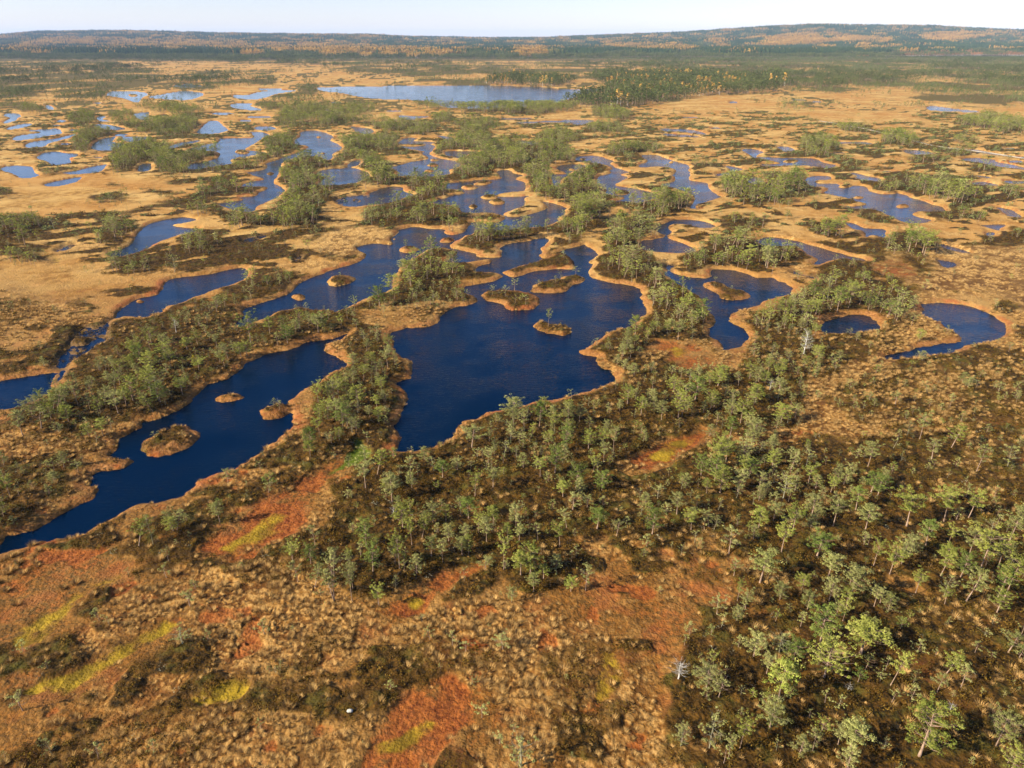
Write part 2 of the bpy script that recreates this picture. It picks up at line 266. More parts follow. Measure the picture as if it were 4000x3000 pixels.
# heath and pine ground: (tree density 0..1, tree height factor, outline)
CLUMPS = [
 (.85, 1.0, ['T', (1000,950),(1080,900),(1200,865),(1320,845),(1380,800),(1450,790),(1560,800),(1640,790),(1720,830),(1740,880),(1680,940),(1560,940),(1500,940),(1400,970),(1340,1010),(1330,1100),(1300,1160),(1200,1150),(1100,1120),(1000,1100),(900,1090),(800,1060),(760,1030),(790,1000),(900,985)]),
 (.62, .95, ['T', (760,1050),(900,1090),(1100,1130),(1240,1170),(1280,1210),(1230,1270),(1130,1270),(1040,1230),(900,1270),(860,1300),(760,1290),(680,1250),(620,1190),(680,1150),(700,1100)]),
 (.62, 1.0, ['T', (1560,960),(1740,960),(1780,990),(1900,1040),(2000,1090),(2260,1100),(2260,1300),(2100,1300),(1980,1250),(1900,1260),(1840,1290),(1760,1280),(1640,1230),(1560,1180),(1450,1180),(1340,1160),(1360,1060),(1520,1000)]),
 (.22, .95, ['T', (1480,1300),(1600,1240),(1800,1290),(2260,1310),(2260,1700),(1500,1700),(1450,1500)]),
 (.16, 1.0, ['T', (1750,1000),(1900,940),(2050,960),(2212,990),(2260,1110),(2000,1090),(1850,1030)]),
 (.75, 1.0, ['D', (100,1240),(180,1080),(350,1010),(520,960),(620,850),(750,720),(900,620),(1050,600),(1250,600),(1480,600),(1700,540),(2000,490),(2212,480),(2212,580),(2080,650),(1850,690),(1500,800),(1330,920),(1220,980),(1120,1080),(950,1150),(700,1200),(500,1260),(250,1260)]),
 (.38, .85, ['D', (880,600),(1000,500),(1250,440),(1480,450),(1500,540),(1400,600),(1100,600)]),
 (.5, .9, ['D', (1300,440),(1400,380),(1500,310),(1600,260),(1750,250),(1850,290),(1800,350),(1700,400),(1550,450),(1400,470)]),
 (.45, .9, ['D', (-60,1480),(150,1420),(350,1380),(520,1400),(560,1480),(540,1580),(480,1650),(300,1750),(100,1850),(-60,1900)]),
 (.72, .95, ['E', (60,650),(250,640),(340,660),(400,760),(480,800),(480,850),(400,930),(430,1010),(430,1080),(360,1190),(400,1270),(380,1320),(250,1340),(100,1350),(-60,1370),(-200,1300),(-150,1200),(-100,1000),(60,880),(130,820)]),
 (.28, .8, ['T', (270,1150),(350,1120),(480,1080),(600,1020),(650,980),(700,960),(690,1010),(640,1060),(560,1090),(450,1130),(370,1180),(290,1180)]),
 (.85, 1.0, ['E', (200,440),(340,380),(400,260),(480,200),(600,120),(740,130),(700,180),(740,200),(850,250),(960,260),(900,310),(800,330),(850,410),(750,460),(600,450),(400,450),(250,470)]),
 (.2, .7, ['E', (880,260),(1000,262),(1030,285),(960,310),(880,315)]),
 (.85, 1.1, ['J', (1050,1000),(1150,920),(1250,850),(1400,810),(1480,880),(1700,860),(1900,840),(2100,800),(2150,900),(1900,920),(1750,950),(1550,980),(1440,1020),(1440,1080),(1300,1100),(1230,1070),(1100,1040)]),
 (.75, 1.0, ['J', (280,800),(450,690),(620,640),(700,620),(850,650),(1000,680),(1090,700),(1130,740),(1150,830),(950,860),(780,850),(620,850),(400,870),(260,850)]),
 (.35, .9, ['J', (1130,740),(1300,740),(1480,780),(1400,810),(1230,790)]),
 (.9, 1.1, ['J', (650,560),(640,480),(700,410),(950,430),(980,540),(1120,555),(950,600),(800,620),(700,590)]),
 (.85, 1.1, ['J', (990,420),(1100,300),(1300,160),(1500,110),(1800,120),(2000,150),(2080,230),(2080,290),(1900,300),(1850,370),(1950,460),(1960,540),(1850,600),(1700,540),(1690,450),(1600,400),(1400,350),(1400,420),(1200,450),(1000,470)]),
 (.8, 1.05, ['K', (340,560),(420,450),(600,340),(760,320),(860,340),(760,400),(740,480),(830,560),(900,600),(950,660),(800,760),(600,880),(450,900),(300,900),(420,800),(520,700),(480,650)]),
 (.7, 1.0, ['K', (900,600),(1500,560),(1560,620),(1540,700),(1300,750),(1100,760),(900,660)]),
 (.65, 1.0, ['K', (0,880),(150,860),(300,850),(450,880),(300,930),(100,940),(0,940)]),
 (.3, .85, ['J', (1900,1010),(1980,960),(2150,900),(2212,950),(2050,1020),(1950,1040)]),
 (.85, 1.1, ['K', (780,900),(950,800),(1180,790),(1250,890),(1150,960),(1120,1030),(1200,1120),(1280,1220),(1350,1290),(1200,1340),(1000,1330),(800,1290),(700,1230),(720,1150),(840,1080),(780,1010)]),
 (.75, 1.0, ['E', (1950,350),(2050,300),(2212,360),(2212,600),(2212,700),(2050,680),(1950,700),(1900,820),(1800,840),(1720,830),(1620,760),(1560,740),(1700,640),(1850,600),(1950,520)]),
 (.75, 1.0, ['F', (0,310),(120,370),(240,480),(300,560),(260,640),(300,700),(200,700),(100,660),(0,640)]),
 (.9, 1.1, ['F', (100,160),(250,90),(420,50),(600,80),(740,80),(820,120),(900,180),(800,210),(700,220),(620,260),(450,240),(300,220),(180,260),(100,240)]),
 (.7, 1.0, ['F', (500,560),(640,480),(700,440),(850,380),(950,290),(1100,240),(1280,280),(1480,380),(1540,460),(1500,530),(1350,540),(1200,500),(1060,520),(940,580),(900,700),(1080,800),(1000,900),(850,950),(600,900),(480,760),(520,690)]),
 (.16, .8, ['F', (1000,640),(1300,650),(1500,700),(1350,780),(1100,800),(940,720)]),
 (.14, .8, ['F', (1100,170),(1500,140),(1700,260),(1500,300),(1250,260),(1050,230)]),
 (.3, .8, ['F', (1450,20),(1700,60),(1680,120),(1400,110),(1200,90)]),
 (.1, .8, ['T', (1780,870),(1950,780),(2212,760),(2212,990),(1900,930)]),
 # islets
 (.12, .5, ['E', (960,395),(1070,385),(1180,395),(1250,430),(1200,470),(1100,470),(1000,430)]),
 (.3, .8, ['J', (1700,1190),(1850,1130),(1980,1090),(2060,1140),(2000,1190),(1850,1200)]),
 (.15, .55, ['E', (1260,350),(1400,320),(1500,290),(1450,340),(1350,370)]),
 # middle distance, left
 (1.0, 1.6, ['M', (-60,50),(100,40),(200,60),(190,105),(-60,115)]),
 (.9, 1.2, ['M', (270,80),(400,60),(520,80),(500,120),(320,130)]),
 (.5, 1.0, ['M', (-60,0),(1269,0),(1269,40),(1000,50),(800,40),(560,60),(300,60),(-60,40)]),
 (.7, 1.0, ['M', (-40,120),(110,120),(90,150),(-40,150)]),
 (.7, 1.0, ['M', (100,150),(220,145),(220,175),(110,170)]),
 (.7, 1.0, ['M', (340,190),(430,170),(490,210),(450,230),(350,225)]),
 (.8, 1.0, ['M', (370,300),(430,260),(540,265),(560,300),(480,320),(440,370),(360,380)]),
 (.8, 1.0, ['M', (540,180),(650,170),(680,220),(640,240),(560,220)]),
 (.9, 1.1, ['M', (660,240),(800,200),(960,215),(980,250),(900,290),(700,270)]),
 (.9, 1.1, ['M', (560,370),(650,330),(760,320),(860,350),(880,400),(1080,370),(1090,395),(950,430),(940,470),(800,480),(750,420),(600,480),(550,440)]),
 (.8, 1.0, ['M', (650,140),(780,105),(900,130),(1000,150),(1000,190),(850,180),(740,160)]),
 (.6, 1.0, ['M', (-60,720),(120,690),(300,720),(310,750),(180,800),(-60,830)]),
 (.6, 1.0, ['M', (-60,560),(70,560),(60,600),(-60,610)]),
 (.5, .9, ['M', (-60,850),(150,830),(240,870),(180,900),(-60,900)]),
 (.5, .9, ['M', (430,600),(520,580),(650,590),(600,620),(450,625)]),
 (.5, .9, ['M', (490,740),(600,690),(680,720),(640,770),(590,830),(480,830)]),
 (.6, 1.0, ['M', (880,820),(980,770),(1110,790),(1100,830),(950,860)]),
 (.6, 1.0, ['M', (930,600),(1040,540),(1150,520),(1180,560),(1100,600),(980,620)]),
 (.6, 1.0, ['M', (930,640),(1100,630),(1110,670),(950,680)]),
 (.75, 1.05, ['M', (590,890),(680,875),(880,920),(900,960),(700,960),(560,950)]),
 (.3, .8, ['M', (510,525),(620,530),(640,545),(530,550)]),
 (.3, .8, ['M', (700,560),(900,570),(850,600),(700,590)]),
 (.85, 1.1, ['N', (200,700),(290,670),(430,690),(520,600),(540,540),(500,480),(560,410),(640,390),(740,420),(840,440),(700,460),(720,520),(740,570),(700,640),(720,680),(600,750),(400,740),(250,730)]),
 (.7, 1.3, ['N', (700,520),(830,540),(1060,490),(1130,540),(960,540),(780,570)]),
 (.8, 1.2, ['N', (900,380),(1060,440),(1050,500),(930,500),(860,420)]),
 (.7, 1.0, ['N', (430,310),(560,280),(600,290),(570,330),(630,350),(480,400),(330,460),(200,470),(90,460),(240,440),(420,400)]),
 (.7, 1.0, ['N', (20,390),(80,370),(190,360),(200,390),(60,420)]),
 (.85, 1.1, ['N', (370,130),(520,90),(700,95),(760,125),(600,150),(400,150)]),
 (.85, 1.1, ['N', (520,160),(900,130),(1000,150),(900,200),(1240,230),(1260,280),(1080,270),(860,230),(600,250),(480,220)]),
 (1.0, 1.7, ['N', (590,60),(640,35),(710,60),(650,80)]),
 (.85, 1.1, ['N', (800,310),(1000,290),(1090,290),(1080,340),(940,380),(760,430),(840,370)]),
 (.75, 1.0, ['N', (930,660),(1060,620),(1269,600),(1269,740),(1000,750),(900,740)]),
 (.6, 1.0, ['N', (140,570),(290,530),(440,545),(380,580),(160,610)]),
 (.3, .9, ['N', (560,810),(740,790),(700,820),(580,830)]),
 (.3, .9, ['N', (720,920),(860,880),(900,900),(860,930),(720,940)]),
 (.1, .7, ['N', (240,880),(400,880),(380,910),(260,910)]),
 (.7, 1.2, ['N', (720,66),(780,60),(890,88),(860,98)]),
 (.8, 1.4, ['B', (345,605),(400,590),(480,600),(470,618),(350,615)]),
 (.6, 1.0, ['N', (0,20),(300,10),(480,30),(400,70),(200,60),(0,60)]),
 # middle distance, centre and right
 (.7, 1.0, ['B', (610,740),(700,690),(740,720),(680,760)]),
 (.7, 1.0, ['B', (740,750),(900,735),(1050,770),(980,800),(780,790)]),
 (.85, 1.1, ['B', (780,820),(900,800),(1000,850),(920,900),(640,960),(620,930)]),
 (.8, 1.1, ['B', (1250,840),(1400,800),(1530,840),(1550,870),(1350,880)]),
 (.7, 1.1, ['B', (1600,670),(1750,665),(1840,700),(1780,740),(1620,720)]),
 (.6, 1.0, ['B', (1540,790),(1700,750),(1820,800),(1700,830)]),
 (.85, 1.8, ['B', (500,620),(740,635),(1100,635),(1350,610),(1500,590),(1560,640),(1350,690),(1000,690),(600,660)]),
 (.7, 1.0, ['B', (1670,940),(1850,880),(2060,920),(1900,940),(1840,1000),(1770,980)]),
 (.4, .9, ['B', (0,400),(1000,415),(1300,440),(2212,400),(2212,440),(1600,480),(1000,480),(500,470),(0,430)]),
 (.42, .8, ['B', (0,372),(700,380),(1300,385),(2260,375),(2260,455),(1500,440),(900,425),(400,405),(0,395)]),
 (.5, .8, ['A', (0,335),(900,340),(2212,365),(2212,395),(1400,385),(600,362),(0,362)]),
 (.6, .8, ['C', (0,360),(2260,330),(2260,440),(0,450)]),
 (.5, 1.0, ['B', (500,480),(700,470),(970,490),(950,525),(600,520)]),
 (.85, 1.1, ['C', (820,880),(900,840),(1080,880),(1000,950),(880,950)]),
 (.9, 1.2, ['C', (1320,860),(1440,810),(1580,860),(1560,890),(1400,890)]),
 (.5, 1.0, ['C', (1000,770),(1150,760),(1300,790),(1180,820)]),
 (.75, 1.2, ['C', (1780,760),(1900,710),(2060,710),(2240,760),(2240,820),(2000,800)]),
 (.9, 1.1, ['C', (350,1110),(600,1100),(830,1080),(900,1180),(980,1200),(840,1230),(600,1260),(480,1250),(380,1200)]),
 (.75, 1.0, ['C', (1300,1140),(1500,1090),(1750,1100),(1880,1150),(1960,1210),(1800,1240),(1500,1180),(1320,1170)]),
 (.3, .9, ['C', (1000,960),(1200,1000),(1400,1060),(1060,1040)]),
 (.6, 1.0, ['C', (1480,970),(1700,960),(1760,1010),(1550,1010)]),
 (.5, 1.0, ['C', (880,1380),(1080,1370),(1060,1440),(900,1450)]),
 (.5, 1.0, ['C', (1180,1490),(1400,1450),(1640,1490),(1660,1560),(1250,1540)]),
 (.5, 1.0, ['C', (1940,1460),(2260,1420),(2260,1520),(1980,1520)]),
 (.5, .9, ['C', (2040,1150),(2240,1150),(2240,1220),(2060,1210)]),
 (.3, .9, ['C', (1100,1270),(1300,1310),(1460,1390),(1200,1370)]),
 (.4, .9, ['C', (300,1350),(560,1340),(620,1400),(350,1440)]),
 (.4, .9, ['C', (450,590),(620,590),(600,630),(470,620)]),
 (.5, .9, ['C', (700,640),(860,640),(900,670),(720,680)]),
 (.5, .9, ['C', (180,990),(320,1000),(280,1030),(180,1020)]),
 (.5, .9, ['C', (1850,1030),(2000,1020),(2100,1060),(1900,1070)]),
 (.4, .9, ['C', (1560,1300),(1900,1300),(2000,1350),(1700,1370)]),
 (.5, 1.0, ['C', (1750,860),(1850,840),(1950,870),(1800,885)]),
 (.5, 1.0, ['C', (1700,930),(1900,910),(1960,950),(1750,950)]),
 # pine scrub running up to the forest
 (.75, .85, ['C', (500,430),(2300,400),(2300,600),(1700,590),(1300,560),(950,560),(700,540),(620,480)]),
 (.3, .9, ['C', (1000,555),(1400,560),(2300,600),(2300,670),(1800,640),(1400,620)]),
 (.35, .9, ['B', (1700,600),(2212,590),(2212,640),(1900,650)]),
 (.55, .85, ['A', (0,390),(700,390),(1000,440),(1500,440),(1700,470),(1500,510),(900,510),(500,530),(0,530)]),
]
# tall dark stand by the lake
TALL = [['B', (1700,560),(1690,500),(1500,480),(1400,520),(1330,535),(970,520),(1000,480),(1250,465),(1500,475),(1800,450),(2212,440),'C',(400,460),(700,470),(680,540),(400,560),(150,575),(0,590),'B',(2100,600),(1900,620),(1700,640),(1560,640),(1500,600)]]

MOSS_RED = [
 (1.00, ['T', (425,1185),(480,1140),(560,1095),(640,1080),(650,1130),(570,1190),(470,1218)]),
 (1.00, ['T', (825,1335),(890,1290),(950,1248),(1045,1222),(1010,1260),(930,1305),(870,1335)]),
 (1.00, ['T', (1350,1015),(1370,985),(1440,965),(1525,945),(1515,985),(1430,1010)]),
 (1.00, ['T', (790,1659),(830,1590),(900,1500),(960,1470),(1000,1480),(1020,1550),(960,1640),(900,1700),(780,1700)]),
 (0.80, ['T', (1400,735),(1500,745),(1545,790),(1500,805),(1440,790)]),
 (0.60, ['T', (640,1085),(690,1010),(720,960),(740,990),(730,1040),(680,1090)]),
 (0.45, ['T', (0,1270),(120,1220),(300,1200),(180,1290),(60,1370),(-60,1400)]),
 (0.40, ['T', (540,1200),(600,1270),(640,1290),(600,1240)]),
 (0.45, ['T', (1380,1310),(1470,1290),(1500,1340),(1440,1420),(1380,1380)]),
 (0.40, ['T', (1490,1240),(1560,1230),(1600,1300),(1520,1330)]),
 (0.60, ['T', (1880,575),(1960,560),(1985,600),(1900,610)]),
 (0.35, ['T', (1230,1320),(1300,1290),(1330,1350),(1270,1380)]),
 (0.40, ['T', (1030,1500),(1010,1600),(1050,1659),(1100,1600)]),
 (0.40, ['T', (-40,1470),(100,1440),(60,1520),(-40,1540)]),
]
MOSS_YEL = [
 ['T', (478,1185),(540,1150),(612,1112),(605,1145),(545,1182),(490,1205)],
 ['T', (868,1318),(895,1288),(922,1288),(900,1312)],
 ['T', (1390,992),(1450,968),(1505,955),(1498,980),(1430,1003)],
 ['T', (50,1500),(150,1470),(260,1400),(365,1345),(350,1380),(230,1450),(130,1520)],
 ['T', (0,1390),(60,1340),(150,1300),(130,1340),(40,1400)],
 ['T', (380,1505),(500,1472),(560,1490),(440,1535)],
 ['T', (820,1620),(880,1600),(940,1560),(930,1600),(850,1650)],
 ['T', (1280,1430),(1320,1400),(1340,1480),(1300,1520)],
 ['T', (100,1330),(180,1270),(280,1230),(200,1290)],
 ['M', (240,930),(300,910),(310,940),(260,960)],
 ['T', (1420,755),(1480,757),(1460,775)],
]
MOSS_GREEN = [
 ['E', (-10,1500),(60,1430),(150,1385),(165,1395),(90,1440),(20,1500),(-30,1530)],
 ['D', (2140,1370),(2212,1320),(2300,1380),(2200,1430),(2100,1470)],
]
PALE = [
 (1.0, ['T', (1700,900),(1800,790),(1950,760),(2260,760),(2260,1000),(2050,950),(1850,960)]),
 (.9, ['T', (1900,560),(2260,540),(2260,700),(2130,640),(2000,650)]),
 (1.0, ['E', (-60,0),(400,0),(380,60),(200,90),(150,150),(-60,160)]),
 (.8, ['F', (1580,530),(1700,600),(1800,660),(1600,720),(1400,740),(1250,700),(1300,640),(1500,600)]),
 (.8, ['D', (580,760),(700,780),(680,840),(560,830)]),
 (.7, ['D', (0,1260),(400,1290),(660,1320),(560,1390),(200,1380),(0,1400)]),
 (.6, ['G', (0,550),(300,450),(500,420),(380,520),(100,620)]),
 (.55, ['T', (300,1330),(420,1240),(600,1220),(760,1300),(800,1370),(700,1480),(600,1500),(450,1400)]),
 (.5, ['T', (850,1350),(1100,1300),(1250,1350),(1400,1450),(1300,1600),(1050,1500),(900,1450)]),
 (.5, ['T', (150,1600),(400,1540),(700,1540),(760,1659),(200,1700)]),
 (.6, ['D', (0,300),(400,300),(700,400),(500,500),(200,560),(0,620)]),
 (.7, ['K', (1700,460),(1850,500),(1900,600),(1750,560)]),
 (.7, ['L', (1000,1320),(1300,1290),(1500,1330),(1300,1400),(1000,1400)]),
 (.8, ['L', (1600,1500),(2240,1440),(2240,1659),(1700,1650)]),
]
# bare lawn (few hummocks), in the open left part
LAWN = [
 ['M', (0,500),(500,480),(780,500),(900,580),(600,680),(300,660),(0,700)],
 ['D', (0,200),(500,180),(700,350),(400,430),(0,330)],
 ['T', (0,1280),(150,1230),(330,1210),(180,1300),(60,1400),(0,1420)],
 ['T', (60,1530),(250,1430),(400,1330),(380,1400),(240,1480),(100,1560),(0,1600),(0,1540)],
 ['T', (200,1000)],
][:4]

# ------------------------------------------------------------------ numeric helpers
def _hash(ix, iy, seed):
    with np.errstate(over='ignore'):
        h = ix.astype(np.int64).astype(np.uint32) * np.uint32(374761393) + iy.astype(np.int64).astype(np.uint32) * np.uint32(668265263) + np.uint32((seed * 2246822519) & 0xffffffff)
        h = (h ^ (h >> np.uint32(13))) * np.uint32(1274126177)
        h = h ^ (h >> np.uint32(16))
    return (h & np.uint32(0xffffff)).astype(np.float64) / 0xffffff


def vnoise(x, y, seed=0):
    ix, iy = np.floor(x), np.floor(y)
    fx, fy = x - ix, y - iy
    fx = fx * fx * (3 - 2 * fx)
    fy = fy * fy * (3 - 2 * fy)
    a, b = _hash(ix, iy, seed), _hash(ix + 1, iy, seed)
    c, d = _hash(ix, iy + 1, seed), _hash(ix + 1, iy + 1, seed)
    return (a * (1 - fx) + b * fx) * (1 - fy) + (c * (1 - fx) + d * fx) * fy


def fbm(x, y, seed=0, o=3):
    s, a, t = 0, 1.0, 0
    for i in range(o):
        s = s + a * vnoise(x * 2.03 ** i + i * 17.3, y * 2.03 ** i - i * 9.1, seed + i)
        t += a
        a *= 0.5
    return s / t


def lumps(x, y, cell, seed, rad=0.62):
    """scattered rounded bumps, one per jittered cell: 0 between them, 1 on top"""
    gx, gy = x / cell, y / cell
    ix, iy = np.floor(gx), np.floor(gy)
    best = np.zeros_like(x)
    for dx in (-1, 0, 1):
        for dy in (-1, 0, 1):
            cx, cy = ix + dx, iy + dy
            jx = cx + 0.15 + 0.7 * _hash(cx, cy, seed)
            jy = cy + 0.15 + 0.7 * _hash(cx, cy, seed + 1)
            r = rad * (0.6 + 0.6 * _hash(cx, cy, seed + 2))
            d = ((gx - jx) ** 2 + (gy - jy) ** 2) / (r * r)
            best = np.maximum(best, np.clip(1 - d, 0, 1) * (0.55 + 0.45 * _hash(cx, cy, seed + 3)))
    return best


def sstep(a, b, x):
    t = np.clip((x - a) / (b - a), 0, 1)
    return t * t * (3 - 2 * t)


def inside_poly(x, y, P):
    c = np.zeros(x.shape, bool)
    n = len(P)
    for i in range(n):
        x1, y1 = P[i - 1]
        x2, y2 = P[i]
        if y1 == y2:
            continue
        m = (y1 > y) != (y2 > y)
        c ^= m & (x < (x2 - x1) * (y - y1) / (y2 - y1) + x1)
    return c


def seg_dist(x, y, P):
    best = np.full(x.shape, 1e9)
    n = len(P)
    for i in range(n):
        ax, ay = P[i - 1]
        bx, by = P[i]
        dx, dy = bx - ax, by - ay
        L = dx * dx + dy * dy + 1e-12
        t = np.clip(((x - ax) * dx + (y - ay) * dy) / L, 0, 1)
        d = (x - ax - t * dx) ** 2 + (y - ay - t * dy) ** 2
        np.minimum(best, d, out=best)
    return np.sqrt(best)


MARG = 5.0


def resampled(spec):
    P = px(spec)
    W = to_ground(P)
    size = max(W[:, 0].max() - W[:, 0].min(), W[:, 1].max() - W[:, 1].min())
    return to_ground(catmull(P, 3 if len(P) > 30 else 4))


def sdf_set(x, y, polys, init=-MARG):
    d = np.full(x.shape, init)
    order = None
    for P in polys:
        x0, y0 = P.min(0) - MARG
        x1, y1 = P.max(0) + MARG
        k = np.nonzero((x > x0) & (x < x1) & (y > y0) & (y < y1))[0]
        if len(k) == 0:
            continue
        xs, ys = x[k], y[k]
        s = seg_dist(xs, ys, P)
        ins = inside_poly(xs, ys, P)
        d[k] = np.maximum(d[k], np.where(ins, s, -s))
    return d


W_P = [resampled(s) for s in WATER]
I_P = [resampled(s) for s in ISLANDS]
S_P = [resampled(s) for s in SHALLOW]
SI_P = [resampled(s) for s in SHALLOW_ISLES]

# ---- painted survey masks (photo-pixel raster, looked up through the ground position)
RS, RX0, RY0, RWd, RHt = 5.0, -500, 60, 1000, 680


def raster(polys, vals=None, blur=2):
    M = np.zeros((RHt, RWd))
    for i, s in enumerate(polys):
        P = catmull(px(s), 3)
        v = 1.0 if vals is None else vals[i]
        Q = (P - np.array([RX0, RY0])) / RS
        x0, y0 = np.maximum(np.floor(Q.min(0)).astype(int), 0)
        x1, y1 = np.minimum(np.ceil(Q.max(0)).astype(int) + 1, [RWd, RHt])
        if x1 <= x0 or y1 <= y0:
            continue
        gx, gy = np.meshgrid(np.arange(x0, x1) + 0.5, np.arange(y0, y1) + 0.5)
        ins = inside_poly(gx, gy, Q)
        M[y0:y1, x0:x1] = np.maximum(M[y0:y1, x0:x1], np.where(ins, v, 0))
    for _ in range(2):
        for ax, b in ((1, blur), (0, max(1, blur // 2))):
            if b:
                acc = sum(np.roll(M, s, ax) for s in range(-b, b + 1))
                M = acc / (2 * b + 1)
    return M


def look(M, X, Y):
    i = np.clip((X - RX0) / RS - 0.5, 0, RWd - 1.001)
    j = np.clip((Y - RY0) / RS - 0.5, 0, RHt - 1.001)
    i0, j0 = i.astype(int), j.astype(int)
    fx, fy = i - i0, j - j0
    return (M[j0, i0] * (1 - fx) + M[j0, i0 + 1] * fx) * (1 - fy) + (M[j0 + 1, i0] * (1 - fx) + M[j0 + 1, i0 + 1] * fx) * fy


R_TREE = raster([c[2] for c in CLUMPS], [c[0] for c in CLUMPS], 1)
R_HT = raster([c[2] for c in CLUMPS], [c[1] for c in CLUMPS], 0)
R_HEATH = raster([c[2] for c in CLUMPS], [min(1, 0.55 + 0.5 * c[0]) for c in CLUMPS], 4)
R_TALL = raster(TALL, None, 0)
R_RED = raster([m[1] for m in MOSS_RED], [m[0] for m in MOSS_RED], 4)
R_YEL = raster(MOSS_YEL, None, 4)
R_GRN = raster(MOSS_GREEN, None, 2)
R_PALE = raster([c[1] for c in PALE], [c[0] for c in PALE], 8)
R_LAWN = raster(LAWN, None, 8)

SKY_X = np.array([-1500, 0, 160, 380, 570, 886, 1300, 1430, 1620, 1930, 2120, 2250, 2570, 2600, 2790, 3040, 3200, 3360, 3610, 3800, 4000, 5500], float)
SKY_Y = np.array([142, 139, 127, 122, 123, 131, 136, 136, 146, 150, 149, 143, 131, 131, 120, 103, 98, 101, 104, 113, 122, 140], float)


def hill(x, y):
    dep = np.maximum(y * CP + H * SP, 1)
    sx = 2000 + FPX * x / dep
    ys = np.interp(sx, SKY_X, SKY_Y)
    D = 5200.0
    v = (1500 - ys) / FPX
    zt = H - D * (SP - v * CP) / (CP + v * SP) - 13
    yy = y + 240 * (fbm(x / 500, y / 500, 41, 3) - 0.5)
    f = sstep(2300, 5200, yy)
    und = (fbm(x / 420, y / 420, 42, 3) - 0.5) * 22 * sstep(2100, 3300, y) * (1 - 0.8 * sstep(4000, 5200, y))
    return np.maximum(zt * f + und * (zt > 0), 0) * (y > 1500)


